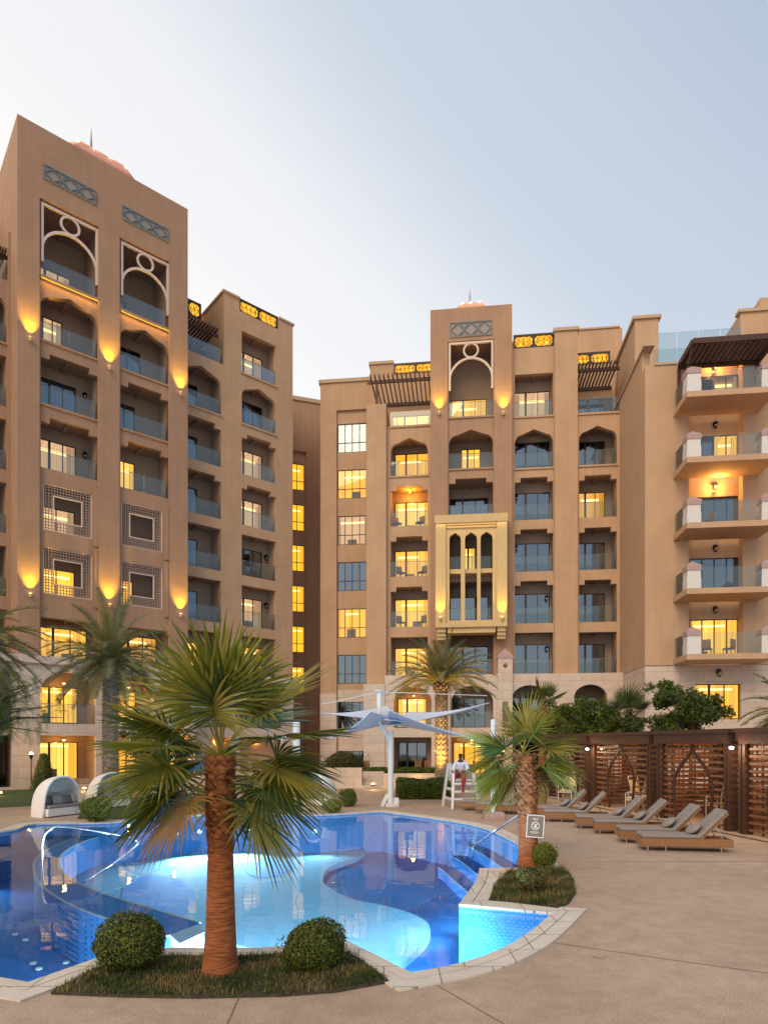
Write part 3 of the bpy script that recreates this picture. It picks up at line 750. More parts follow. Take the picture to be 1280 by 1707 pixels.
# terrace over the inner bay
yb = 3.0
Wg.wall.box(s0, a2, .36, yb, LV(6) - .2, LV(6) - .01)
zt1, zt0 = Wg.z(330, 504, yb), Wg.z(330, 531, yb)
wa, wb = ca + .4, Wg.s(352, yb)
panel(Wg.wall, s0, a2, LV(6), zt0, [[(wa, LV(6) + .06), (wb, LV(6) + .06), (wb, LV(6) + 2.3), (wa, LV(6) + 2.3)]], yb, .1)
Wg.wall.box(s0, a2, yb + 1.3, yb + 1.6, LV(6), zt1); Wg.wall.box(s0, a2, yb, yb + 1.3, zt0 - .1, zt0 - .003)
window(Wg.root, wa, wb, LV(6) + .06, LV(6) + 2.3, yb - .03, 2, 0, 'x')
backlit_screen(Wg.root, s0, a2 - .3, zt0, zt1, yb + .02, n=3)
g_ = MB(); g_.box(s0 + .05, cb, .1, .12, LV(6) + .03, LV(6) + 1.1); g_.build('balcony_railing', RAILG, Wg.root)
pergola(Wg.root, s0 + .1, Wg.s(363), .2, yb - .1, Wg.z(360, 553), 12, overhang=.5)
Wg.finish(TAN)
boxes('coping', COPE, Wg.root, (a2 - .1, sa, -.1, .45, topz, topz + .14), (sb, e + .1, -.1, .45, topz, topz + .14), (a2 - .1, a2 + .45, .45, 8, topz, topz + .14), (e - .45, e + .1, .45, 10, topz, topz + .14))
# stone arcade below
arcade(Wg, (s0,), 489, -.9, [(352, 385, 'w', 'w'), (400, 470, 'w', 'w')])

# ------------------------------------------------------------------ recessed stair wall with stacked lit windows
FS = Frame(-8.2, 57.9, R(18.5))
S = Bld('stair_block', FS, 0, 470, 'dark brown recessed stair block with one column of glowing yellow windows')
e = S.s(552); zt = S.z(487, 666); za = S.z(497, 815)
H = []; wa, wb = S.s(482, .25), S.s(507.5, .25); x1 = S.s(510.5)
zz = [za - i * 3.66 for i in range(-0, 6)] 
for z in zz: H.append([(wa, z), (wb, z), (wb, z + 2.36), (wa, z + 2.36)]); window(S.root, wa, wb, z, z + 2.36, .28, 2, 1, 'y')
panel(S.wall, 0, x1, 0, S.z(500, 752), H, .25); S.wall.box(0, x1, 0, .6, S.z(500, 752), zt); S.wall.box(x1, e, 0, .6, 0, zt)
S.finish(simple('stair_render', (.43, .255, .16), .85, var=.06, scale=1.3, streak=.1)); cp = MB(); cp.box(-.1, e, -.12, .7, zt, zt + .35); cp.build('coping', COPE, S.root)

# ------------------------------------------------------------------ right group: window block
B1 = Bld('hotel_block', FR, 4.5, 534, 'tan hotel block with one column of tall gridded windows left of the grey pilaster')
C = Bld('hotel_building', FR, 0, 611, 'central tan hotel building with brown middle tower and golden framed balcony box')
e = C.off - B1.off + .3; zt = B1.z(534, 640); zr = B1.z(561, 684)
xa = B1.s(561)
H = []; wa, wb = B1.s(563, .22), B1.s(611, .22)
for v, lit in ((754, 'x'), (831, 'w'), (908, 'p'), (985, 'x'), (1063, 'w'), (1140, 'x')):
    z = B1.z(585, v, .22); H.append([(wa, z), (wb, z), (wb, z + 2.32), (wa, z + 2.32)]); window(B1.root, wa, wb, z, z + 2.32, .25, 4, 1, lit)
zb = B1.z(585, 1149)
panel(B1.wall, xa, e, zb, zr, H, .22); B1.wall.box(0, xa, 0, .6, zb - .35, zt); B1.wall.box(xa, e, 0, .6, zr, zt); B1.wall.box(0, .3, .6, 8, 0, zt)
B1.finish(TAN)
H = []
for v, lit in ((1218, 'x'), (1300, 'x')):
    z = B1.z(585, v, .22); H.append([(wa, z), (wb, z), (wb, z + 2.3), (wa, z + 2.3)]); window(B1.root, wa, wb, z, z + 2.3, .25, 4, 1, lit)
s_ = MB(); panel(s_, xa, e, 0, zb - .01, H, .22); s_.box(0, xa, -.12, .6, 0, zb - .36); s_.build('stone_base', STONE, B1.root)
cp = MB(); cp.box(-.12, e, -.12, .7, zt, zt + .28); cp.build('coping', COPE, B1.root)

# ------------------------------------------------------------------ central building
zS = LV(0)
pz = C.z(628, 675); p0, p1 = 0, C.s(644)
C.wall.box(p0, p1, -.15, 5, C.z(628, 1142), pz)
# bay 1
y = .3; a, b = C.s(651, y), C.s(713, y); e1 = C.s(717.5, -.5)
H = []
for k, kd in enumerate(['rect', 'step', 'step', 'step', 'arch']):
    H.append(C.loggia(a, b, LV(k), kd, 'w', y, zt=LV(k) + (2.75 if k == 4 else 2.9), ledge=k == 4, win=(a + .15, b - .02)))
panel(C.wall, p1, e1, zS, LV(5) - .002, H, y)
lamp('loggia_light', 'POINT', ((a + b) / 2, y + .9, LV(3) + 2.6), 110, (1, .42, .05), C.root, shadow_soft_size=.15)
ys = 3.3; wall_l, zt = C.s(617, ys), C.z(640, 607, ys); wa, wb = C.s(654, ys), C.s(716, ys)
C.wall.box(0, e1, y + .36, ys, LV(5) - .25, LV(5) - .01)
m_ = MB(); zc0, zc1 = C.z(680, 623, ys), C.z(680, 604, ys); sx = C.s(656, ys)
panel(C.wall, wall_l, e1 + .6, LV(5), zc0, [[(wa, LV(5) + .06), (wb, LV(5) + .06), (wb, LV(5) + 2.2), (wa, LV(5) + 2.2)]], ys, .1)
C.wall.box(wall_l, sx, ys, ys + .5, zc0, zt); C.wall.box(wall_l, wall_l + .3, ys + .5, 9, LV(5), zt); C.wall.box(wall_l, e1, ys + 1.3, ys + 1.6, LV(5), zt); C.wall.box(wall_l + .3, e1, ys + .01, ys + 1.3, zc0 - .1, zc0 - .003)
window(C.root, wa, wb, LV(5) + .06, LV(5) + 2.2, ys - .03, 3, 0, 'w')
backlit_screen(C.root, sx, e1 + .4, zc0, zc1, ys + .02)
g_ = MB(); g_.box(C.s(650, y), e1, y + .1, y + .12, LV(5) + .02, LV(5) + 1.1); g_.build('balcony_railing', RAILG, C.root)
C.wall.box(a - .1, e1, y - .1, y + .34, LV(5) - .15, LV(5) - .001)
pergola(C.root, C.s(615), e1, 0.0, ys - .05, C.z(665, 632), 14, posts=(C.s(628),), zp=pz, overhang=.6)
# bay 2
a, b = C.s(858), C.s(922); e2, e3, e4 = C.s(853), C.s(923.5), C.s(961.5)
zt = C.z(940, 556); zsc = C.z(890, 579)
H = []
for k, (kd, lit) in enumerate([('rect', 'x'), ('step', 'x'), ('step', 'x'), ('step', 'x'), ('arch', 'x'), ('rect', 'p')]):
    H.append(C.loggia(a, b, LV(k), kd, lit, 0, zt=LV(k) + (3.0 if k != 4 else 2.75), dep=1.2, ledge=k >= 4, win=(a + .02, b - (b - a) * .03), lantern={0: .88, 1: .88, 2: .07, 3: .07, 4: .07}.get(k)))
panel(C.wall, e2, e3, zS, zsc, H, 0)
backlit_screen(C.root, C.s(856), e3, zsc, C.z(890, 555), .05)
C.wall.box(e2, e3, .9, 1.2, zsc, zt); C.wall.box(e2, e3, .36, .9, zsc - .1, zsc - .003)
C.wall.box(e3, e4, -.3, .5, C.z(940, 1125, -.3), zt); C.wall.box(e4 - .3, e4, .5, 6, LV(5), zt)
# bay 3
RW = Bld('hotel_wing', FR, -6.2, 1075, 'tan hotel wing at the right with projecting balconies and white capped posts')
e5 = RW.off - C.off
a, b = C.s(965), C.s(1028)
H = []
for k, (kd, lit) in enumerate([('rect', 'c'), ('step', 'x'), ('step', 'c'), ('step', 'o'), ('arch', 'c')]):
    H.append(C.loggia(a, b, LV(k), kd, lit, 0, zt=LV(k) + (2.95 if k != 4 else 2.75), dep=1.6, ledge=k == 4, win=(a + .02, b - (b - a) * .18)))
panel(C.wall, e4, e5, zS, LV(5) - .002, H, 0)
ys = 2.6; wa, wb = C.s(960, ys), C.s(1021, ys); zc0, zc1 = C.z(990, 607, ys), C.z(990, 586, ys)
panel(C.wall, e4, e5 + .3, LV(5), zc0, [[(wa, LV(5) + .06), (wb, LV(5) + .06), (wb, LV(5) + 2.3), (wa, LV(5) + 2.3)]], ys, .1)
window(C.root, wa, wb, LV(5) + .06, LV(5) + 2.3, ys - .03, 3, 0, 'x')
backlit_screen(C.root, e4, C.s(1017, ys), zc0, zc1, ys + .02)
C.wall.box(C.s(1017, ys), e5 + .2, ys, ys + .4, zc0, zc1 + .1)
C.wall.box(e4, e5 + 1.2, ys + 1.6, ys + 2, LV(5), C.z(990, 549, ys + 1.6)); C.wall.box(e4, e5, ys + .01, ys + 1.6, zc0 - .1, zc0 - .003); C.wall.box(e4, e5, .36, ys, LV(5) - .25, LV(5) - .01)
g_ = MB(); g_.box(e4, e5 - .1, .1, .12, LV(5) + .02, LV(5) + 1.1); g_.build('balcony_railing', RAILG, C.root)
C.wall.box(e4, e5, -.09, .3, LV(5) - .14, LV(5) - .001)
pergola(C.root, e4, C.s(1031), .1, ys - .05, C.z(1000, 612), 12, overhang=.6)
boxes('coping', COPE, C.root, (e3 - .1, e4 + .1, -.42, .6, zt, zt + .22), (e2, e3 - .1, .8, 1.3, zt, zt + .2), (wall_l - .1, sx, 3.2, 3.9, C.z(640, 607, 3.3), C.z(640, 607, 3.3) + .22), (e4, e5 + 1, 4.1, 4.7, C.z(990, 549, 4.2), C.z(990, 549, 4.2) + .12))
C.finish(TAN)
# middle tower
y = -.6; t0, t1 = C.s(717.3, y), C.s(853.5, y); ta, tb = C.s(748, y), C.s(822, y); TZ = C.z(717.3, 516.7, y); KZ = C.z(785, 567, y)
q0, q1 = ta - .06, tb + .06
w_ = C.wall
w_.box(t0, q0, y, y + 1.2, zS, KZ); w_.box(q1, t1, y, y + 1.2, zS, KZ); w_.box(t0, t1, y, y + 1.2, KZ, TZ)
w_.box(t0, t0 + .35, y + 1.2, 9, LV(5), TZ); w_.box(t1 - .35, t1, y + 1.2, 9, LV(5), TZ); w_.box(t0 + .35, t1 - .35, y + 1.2, 9, TZ - 1, TZ - .9); w_.box(t0 + .35, t1 - .35, 8.7, 9, LV(5), TZ)
H = []
for k, (kd, lit) in enumerate([('rect', 'x'), ('rect', 'x'), ('rect', 'w'), ('step', 'x'), ('arch', 'w'), ('rect', 'w')]):
    W = tb - ta
    win = {4: (ta + W * .28, ta + W * .74), 5: (ta + W * .05, ta + W * .88), 2: (ta + W * .36, ta + W * .62)}.get(k, (ta + .05, tb - .25))
    H.append(C.loggia(ta, tb, LV(k), kd, lit, y + .15, zt={5: KZ - .05, 4: LV(4) + 2.75}.get(k, LV(k) + 2.95), dep=2.2, ledge=k >= 4, win=win))
panel(C.wall, q0, q1, zS, KZ, H, y + .15)
C.finish(BROWN, wname='tower_wall')
keyhole(C.root, ta, tb, LV(5), KZ - .05, y + .1)
lattice_panel(C.root, C.s(750, y), C.s(820, y), C.z(785, 561, y), C.z(785, 536, y), y)
for u in (732, 838.5): uplight(C.root, C.s(u, y), y, C.z(u, 690, y), 130)
roof_lantern(C.root, C.s(747, 4), C.s(823, 4), C.s(763, 4), C.s(807, 4), 4, C.z(785, 513, 4), C.z(785, 503, 4.6), C.s(783, 5.5), C.z(783, 481, 5.5), 3)
# golden box bay
o = MB(); yo = -1.7; oa, ob = C.s(726, yo), C.s(845, yo); zt, zb = C.z(785, 872, yo), C.z(785, 1040, yo)
H = []
for (u0, u1) in ((749, 768), (775, 795), (801, 821)):
    s0_, s1_ = C.s(u0, yo), C.s(u1, yo); h = opening('arch', s0_, s1_, C.z(785, 1034, yo), C.z(785, 887, yo)); H.append(h)
panel(o, oa, ob, zb, zt, H, yo, .25)
o.box(oa, C.s(743, yo), yo - .16, yo - .002, zb, zt); o.box(C.s(828, yo), ob, yo - .16, yo - .002, zb, zt)
o.box(oa, oa + .2, yo + .25, y - .002, zb, zt); o.box(ob - .2, ob, yo + .25, y - .002, zb, zt)
o.box(oa - .05, ob + .05, yo - .22, y - .002, zt, zt + .55); o.box(C.s(744, yo), C.s(827, yo), yo - .1, yo - .002, zt - .32, zt - .2); o.box(C.s(744, yo), C.s(827, yo), yo - .14, yo - .002, zt - .14, zt - .002)
o.box(oa, ob, yo - .2, y - .002, zb - .25, zb - .001); o.box(C.s(746, yo), C.s(826, yo), yo - .02, y - .002, zb - .62, zb - .251)
for (u0, u1) in ((728, 743), (829, 843)):
    for i, (h0, h1, dd) in enumerate(((.251, .55, 0), (.551, .8, .15), (.801, 1.02, .3))): o.box(C.s(u0, yo), C.s(u1, yo), yo + dd, y - .002, zb - h1, zb - h0)
o.box(oa + .2, ob - .2, yo + .3, y - .002, LV(2) - .35, LV(2) - .05)
ob_ = o.build('framed_box_bay', GOLDW, C.root)
for u in (734, 836.5): uplight(C.root, C.s(u, yo), yo - .16, C.z(u, 1032, yo), 70)
lamp('cornice_glow', 'AREA', ((oa + ob) / 2, yo - .25, zt - .05), 8, (1, .55, .1), C.root, shape='RECTANGLE', size=ob - oa, size_y=.08)
# stone arcade
arcade(C, (p1 - .0,), (e5,), -1.0, [(656, 719, 'w', 'x'), (752, 822, 'x', 'w'), (853, 912, 'x', 'x'), (957, 1012, 'x', 'x')], cornice=False)
s_ = MB(); s_.box(-.05, p1, -1.1, 4.5, 0, C.z(628, 1143)); 
for u in (738, 842):
    sx_ = C.s(u, -1.2); s_.box(sx_ - .5, sx_ + .5, -1.25, -1.002, 0, C.z(842, 1098, -1.2)); zz = C.z(842, 1098, -1.2)
    s_.box(sx_ - .5, sx_ + .5, -1.001, -.61, 7.345, zz)
s_.build('stone_pier', STONE, C.root)
s_ = MB(); dk = MB()
for u in (738, 842):
    sx_ = C.s(u, -1.2); zz = C.z(842, 1098, -1.2)
    s_.box(sx_ - .54, sx_ + .54, -1.29, -.61, zz, zz + .2); s_.add([(sx_ - .54, -1.29, zz + .2), (sx_ + .54, -1.29, zz + .2), (sx_ + .54, -.61, zz + .2), (sx_ - .54, -.61, zz + .2), (sx_, -.95, zz + .75)], [(0, 1, 4), (1, 2, 4), (2, 3, 4), (3, 0, 4)])
    dk.add([(sx_ - .2, -1.26, zz - .5), (sx_, -1.26, zz - .7), (sx_ + .2, -1.26, zz - .5), (sx_, -1.26, zz - .3)], [(0, 1, 2, 3)])
    dk.box(sx_ - .2, sx_ + .2, -1.27, -1.255, 3.6, 5.4)
s_.build('pointed_cap', PINKST, C.root); dk.build('inset', simple('dark_inset', (.16, .11, .09), .6), C.root)

# ------------------------------------------------------------------ right wing
er = RW.s(1350); ra, rb = RW.s(1148), RW.s(1238); ZT = RW.z(1100, 609)
L2 = [7.55 + 3.7 * k for k in range(5)]
w_ = RW.wall
w_.box(0, ra, 0, .6, 7.2, ZT); w_.box(rb, er, 0, .6, 7.2, ZT)
w_.box(0, .45, .6, 14, 7.2, RW.z(1075, 578)); w_.box(.45, er, .6, 12, ZT - .5, ZT - .3)
zh = L2[4] + 3.0; w_.box(ra, rb, .0, .6, zh, ZT)
H = []; lt = ['w', 'x', 'x', 'c', 'c']
for k in range(5):
    z = L2[k] + .05; wa, wb = RW.s(1150, .6), RW.s(1232, .6); H.append([(wa, z), (wb, z), (wb, z + 2.4), (wa, z + 2.4)])
    if k >= 3:
        mid = wa + (wb - wa) * .48; window(RW.root, wa, mid, z, z + 2.4, .63, 2, 0, 'c'); window(RW.root, mid + .002, wb, z, z + 2.4, .63, 2, 0, 'w' if k == 3 else 'p')
    else: window(RW.root, wa, wb, z, z + 2.4, .63, 4, 0, lt[k])
    wall_lantern(RW.root, RW.s(1193, .3), .34, z + (2.95 if k < 4 else 2.75), k in (2, 4), 170)
panel(w_, ra, rb, 7.2, zh, H, .6)
D = 2.3; sa, sb = RW.s(1122), RW.s(1264)
RW.finish(TAN2)
for k in range(5):
    z = L2[k]; s_ = MB(); s_.box(sa, sb, -D, -.002, z - .32, z)
    so = s_.build('balcony_slab', TAN2, RW.root)
    for px in (sa + .42, sb - .42):
        p = MB(); p.box(px - .38, px + .38, -D + .04, -D + .8, z + .001, z + .58); p.box(px - .36, px + .36, -D + .06, -D + .78, z + .581, z + 1.02); po = p.build('balcony_post', WHITE, so)
        p = MB(); p.box(px - .4, px + .4, -D + .02, -D + .82, z + 1.02, z + 1.3); p.add([(px - .4, -D + .02, z + 1.3), (px + .4, -D + .02, z + 1.3), (px + .4, -D + .82, z + 1.3), (px - .4, -D + .82, z + 1.3), (px, -D + .42, z + 1.62)], [(0, 1, 4), (1, 2, 4), (2, 3, 4), (3, 0, 4)])
        p.build('post_cap', PINKST, so)
    g_ = MB(); g_.box(sa + .82, sb - .82, -D + .1, -D + .12, z + .02, z + 1.2); g_.box(sa + .08, sa + .1, -D + .82, -.05, z + .02, z + 1.2); g_.box(sb - .1, sb - .08, -D + .82, -.05, z + .02, z + 1.2)
    g_.build('balcony_railing', RAILG, RW.root)
# pergola on the top balcony
z = RW.z(1205, 603, 0); pa, pb = RW.s(1130, 0), RW.s(1262, 0); PD = 2.5
m = MB()
for yy in (-PD, -.1): m.box(pa, pb, yy - .08, yy + .08, z - .3, z)
for xx in (pa, pb): m.box(xx - .08, xx + .08, -PD + .08, -.18, z - .298, z - .002)
po = m.build('pergola', RUST, RW.root)
for xx in (pa + .02, pb - .02): m = MB(); m.box(xx - .07, xx + .07, -.2, -.01, z - 3.0, z - .3); m.bar((xx, -PD + .1, z - .3), (xx, -.12, z - 2.9), .12, .12); m.build('pergola_brace', RUST, po)
m = MB()
for i in range(15): x = pa + .2 + (pb - pa - .4) * i / 14; m.box(x - .05, x + .05, -PD + .08, -.18, z - .2, z - .1)
for i in range(12): yy = -PD + .2 + (PD - .4) * i / 11; m.box(pa + .08, pb - .08, yy - .04, yy + .04, z - .098, z - .03)
m.build('pergola_slats', RUST, po)
# roof terrace rails and roof blocks
g_ = MB(); g_.box(.5, RW.s(1148), .1, .12, ZT + .16, ZT + 1.0); g_.build('terrace_railing', RAILG, RW.root)
yk = 4.0; b1 = MB(); kx = RW.s(1097.5, yk); zk = RW.z(1046, 534, yk)
b1.box(.46, kx, yk, yk + 5, ZT - .3, zk); b1.build('roof_block', TAN2, RW.root)
CPL = []; cpb = lambda *a: CPL.append(a); cpb(.3, kx + .15, yk - .15, yk + 5, zk, zk + .2); cpb(-.1, .55, -.1, 14, RW.z(1075, 578), RW.z(1075, 578) + .12); cpb(.55, RW.s(1128), -.08, .5, ZT + .001, ZT + .14)
yk2 = 5.0; b2 = MB(); k0, zk2 = RW.s(1234, yk2), RW.z(1240, 521, yk2); b2.box(k0, er + 2, yk2, yk2 + 5, ZT - .3, zk2); b2.build('roof_block', TAN2, RW.root); b2 = MB(); b2.box(RW.s(1266, 10.2), er + 3, 10.1, 14, ZT, RW.z(1275, 497, 10.2)); b2.build('roof_block', TAN2, RW.root)
cpb(k0 - .15, er + 2, yk2 - .15, yk2 + .5, zk2, zk2 + .2); boxes('coping', COPE, RW.root, *CPL)
g_ = MB(); n = 4; g0, g1 = kx, k0
for i in range(n): x0 = g0 + (g1 - g0) * i / n; g_.box(x0, x0 + (g1 - g0) / n - .04, 4.6, 4.62, ZT + .3, RW.z(1160, 551, 4.6))
g_.build('terrace_railing', RAILG, RW.root)
# stone base
wa, wb = RW.s(1160), RW.s(1236); z1, z0 = RW.z(1200, 1140), RW.z(1200, 1199)
s_ = MB(); panel(s_, .02, er, 0, 7.19, [[(wa, z0), (wb, z0), (wb, z1), (wa, z1)]], .08); s_.box(.02, .4, .43, 6.1, 0, 7.19); s_.build('stone_base', STONE, RW.root)
window(RW.root, wa, wb, z0, z1, .3, 3, 0, 'w')
wall_lantern(RW.root, RW.s(1197), -.16, RW.z(1197, 1122), False)
# ------------------------------------------------------------------ ground, pool
def cr(pts, n=6):
    """Catmull-Rom through the points, open"""
    out = []; P = [Vector(p) for p in pts]
    if len(P) == 2: return [tuple(P[0]), tuple(P[1])]
    for i in range(len(P) - 1):
        a, b, c, d = P[max(i - 1, 0)], P[i], P[i + 1], P[min(i + 2, len(P) - 1)]
        for k in range(n):
            t = k / n; out.append(tuple(.5 * ((2 * b) + (c - a) * t + (2 * a - 5 * b + 4 * c - d) * t * t + (3 * b - a - 3 * c + d) * t ** 3)))
    out.append(tuple(P[-1])); return out
# runs between corners of the water's edge, read off the photograph on the plane z = 0
RUNS = [
    [G(47, 1641), G(160, 1601)], [G(160, 1601), G(282, 1583)], [G(282, 1583), G(395, 1584), G(480, 1580), G(577, 1571)],
    [G(577, 1571), G(630, 1597), G(685, 1625)], [G(685, 1625), G(745, 1614), G(802, 1598), G(850, 1577), G(887, 1553), G(921, 1524)],
    [G(921, 1524), G(765, 1510)], [G(765, 1510), G(783, 1486), G(795, 1466), G(799, 1449.5)], [G(799, 1449.5), G(903, 1448)],
    [G(903, 1448), G(885, 1428), G(866, 1410), G(802, 1380), G(733, 1367), G(637, 1354)],
    [G(637, 1354), G(525, 1360), G(400, 1358.5), G(320, 1361), G(240, 1367), G(175, 1373), G(60, 1374.5), G(0, 1388), (-13.4, 16.4), (-14.2, 13), (-12.5, 9.6), (-8.5, 7.9), G(0, 1633)],
    [G(0, 1633), G(47, 1641)]]
POOL = []
for r in RUNS: POOL += cr(r)[:-1]
if area(POOL) < 0: POOL = POOL[::-1]
def offset(poly, d):
    n = len(poly); out = []
    for i in range(n):
        p, c, q = Vector(poly[i - 1]), Vector(poly[i]), Vector(poly[(i + 1) % n])
        a = (c - p).normalized(); b = (q - c).normalized(); na = Vector((a.y, -a.x)); nb = Vector((b.y, -b.x))
        m = (na + nb); k = m.length
        m = m / k if k > 1e-6 else na
        out.append(tuple(c + m * d / max(.3, m.dot(na))))
    def dist(p):
        p = Vector(p); best = 9
        for i in range(n):
            a, b = Vector(poly[i]), Vector(poly[(i + 1) % n]); e = b - a; t = max(0, min(1, (p - a).dot(e) / max(e.length_squared, 1e-9))); best = min(best, (a + e * t - p).length)
        return best
    good = [dist(p) > .96 * d for p in out]; res = []
    for i in range(n):
        if good[i]: res.append(out[i]); continue
        k = min((j for j in range(n) if good[j]), key=lambda j: min((i - j) % n, (j - i) % n)); res.append(out[k])
    return res
O0 = POOL; O1 = offset(POOL, .17); O2 = offset(POOL, .185); O3 = offset(POOL, .39)
gr = MB(); B_ = 900
gr.poly([(-B_, -40), (B_, -40), (B_, B_), (-B_, B_)], [[p for i, p in enumerate(O3) if p != O3[i - 1]]], lambda x, y: (x, y, 0)); structure(gr.build('pool_deck', DECK))
cpn = MB()
n = len(POOL)
for (A, Bq) in ((O0, O1), (O2, O3)):
    for i in range(n):
        j = (i + 1) % n; h = .022
        cpn.quad((*A[i], h), (*A[j], h), (*Bq[j], h), (*Bq[i], h)); cpn.quad((*A[i], h), (*A[i], -.02), (*A[j], -.02), (*A[j], h)); cpn.quad((*Bq[i], h), (*Bq[j], h), (*Bq[j], -.02), (*Bq[i], -.02))
structure(cpn.build('pool_coping', COPST))
gt = MB()
for i in range(n): j = (i + 1) % n; gt.quad((*O1[i], -.015), (*O1[j], -.015), (*O2[j], -.015), (*O2[i], -.015))
structure(gt.build('overflow_slot', JOINT))
pw = MB(); ZF = -1.45
for i in range(n): j = (i + 1) % n; pw.quad((*POOL[i], ZF), (*POOL[j], ZF), (*POOL[j], -.02), (*POOL[i], -.02))
structure(pw.build('pool_wall', MOS_M))
pf = MB(); pf.poly(POOL, [], lambda x, y: (x, y, ZF)); structure(pf.build('pool_floor', MOS_D))
wt = MB(); wt.poly(POOL, [], lambda x, y: (x, y, -.045)); structure(wt.build('pool_water', WATER))
ZP = -1.30
def traced(uv, z, smooth=True):
    p = [G(u, v, z) for u, v in uv]
    return cr(p + [p[0]])[:-1] if smooth else p
def slab(name, poly, z0, z1, m):
    if area(poly) < 0: poly = poly[::-1]
    s = MB(); s.prism(poly, lambda x, y: (x, y, z1), lambda x, y: (x, y, z0)); return structure(s.build(name, m))
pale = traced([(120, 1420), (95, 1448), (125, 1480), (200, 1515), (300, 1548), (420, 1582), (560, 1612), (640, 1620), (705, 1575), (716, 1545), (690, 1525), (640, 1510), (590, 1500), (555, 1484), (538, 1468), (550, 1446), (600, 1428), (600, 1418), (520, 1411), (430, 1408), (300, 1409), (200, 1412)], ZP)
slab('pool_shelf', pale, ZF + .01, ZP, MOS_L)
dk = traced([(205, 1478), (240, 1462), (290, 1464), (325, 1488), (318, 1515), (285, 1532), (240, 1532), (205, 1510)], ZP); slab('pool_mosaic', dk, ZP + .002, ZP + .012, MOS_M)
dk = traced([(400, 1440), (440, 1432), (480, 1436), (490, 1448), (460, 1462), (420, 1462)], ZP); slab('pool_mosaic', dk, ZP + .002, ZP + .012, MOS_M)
# curved bench from the left edge and its end block, lit face painted white
ZB = -.42
arc1 = cr([G(u, v, ZB) for u, v in ((215, 1385), (150, 1400), (108, 1420), (98, 1441), (115, 1465), (170, 1490), (240, 1512), (333, 1540))], 6)
arc2 = cr([G(u, v, ZB) for u, v in ((175, 1385), (110, 1403), (65, 1428), (57, 1452), (70, 1478), (115, 1508), (180, 1533), (282, 1562))], 6)
bench = MB(); ring = arc1 + arc2[::-1]
if area(ring) < 0: ring = ring[::-1]
bench.prism(ring, lambda x, y: (x, y, ZB), lambda x, y: (x, y, ZF + .02)); structure(bench.build('pool_bench', MOS_M))
ed = MB()
for A in (arc1, arc2):
    for i in range(len(A) - 1): ed.bar((*A[i], ZB + .008), (*A[i + 1], ZB + .008), .05, .014)
structure(ed.build('bench_nosing', WHITE))
blk = [G(283, 1560, ZB), G(334, 1541, ZB), G(340, 1556, ZB), G(300, 1575, ZB)]
slab('bench_end', blk, ZF + .03, ZB + .01, simple('lit_white_tile', (.75, .8, .82), .3))
# steps in the right lobe and the near lobe
for i, (off, zz) in enumerate(((.45, -.55), (.9, -.85), (1.35, -1.15))):
    arc = [Vector(p) for p in cr(RUNS[8])]; inn = []
    cen = Vector((-2, 17))
    inn = [tuple(p + (cen - p).normalized() * off) for p in arc[:20]]
    ring = [tuple(p) for p in arc[:20]] + inn[::-1]
    if area(ring) < 0: ring = ring[::-1]
    s = MB(); s.poly(ring, [], lambda x, y, z=zz: (x, y, z))
    for k in range(len(inn) - 1): s.quad((*inn[k], zz), (*inn[k + 1], zz), (*inn[k + 1], zz - .3), (*inn[k], zz - .3))
    structure(s.build('pool_step', MOS_D)); s = MB()
    for k in range(len(inn) - 1): s.bar((*inn[k], zz + .008), (*inn[k + 1], zz + .008), .03, .012)
    structure(s.build('step_nosing', WHITE))
lob = [G(u, v, -.7) for u, v in ((905, 1545), (780, 1625), (700, 1655), (745, 1668), (860, 1630), (930, 1575))]
# round submerged drains and floor lights
i = 0
for (u, v, r) in ((42, 1567, 0), (25, 1558, 0), (110, 1605, 0), (135, 1604, 0), (55, 1606, 0), (65, 1615, 0), (278, 1485, 0), (555, 1472, 0)):
    x, y = G(u, v, ZF + .02); MBq = MB().tube([(x, y, ZF + .005), (x, y, ZF + .03)], .06, 12)
    o = tag(MBq.build('floor_inlet', WHITE), 'small round white inlet on the pool floor', 'pool inlet', 'white inlets on the pool floor')
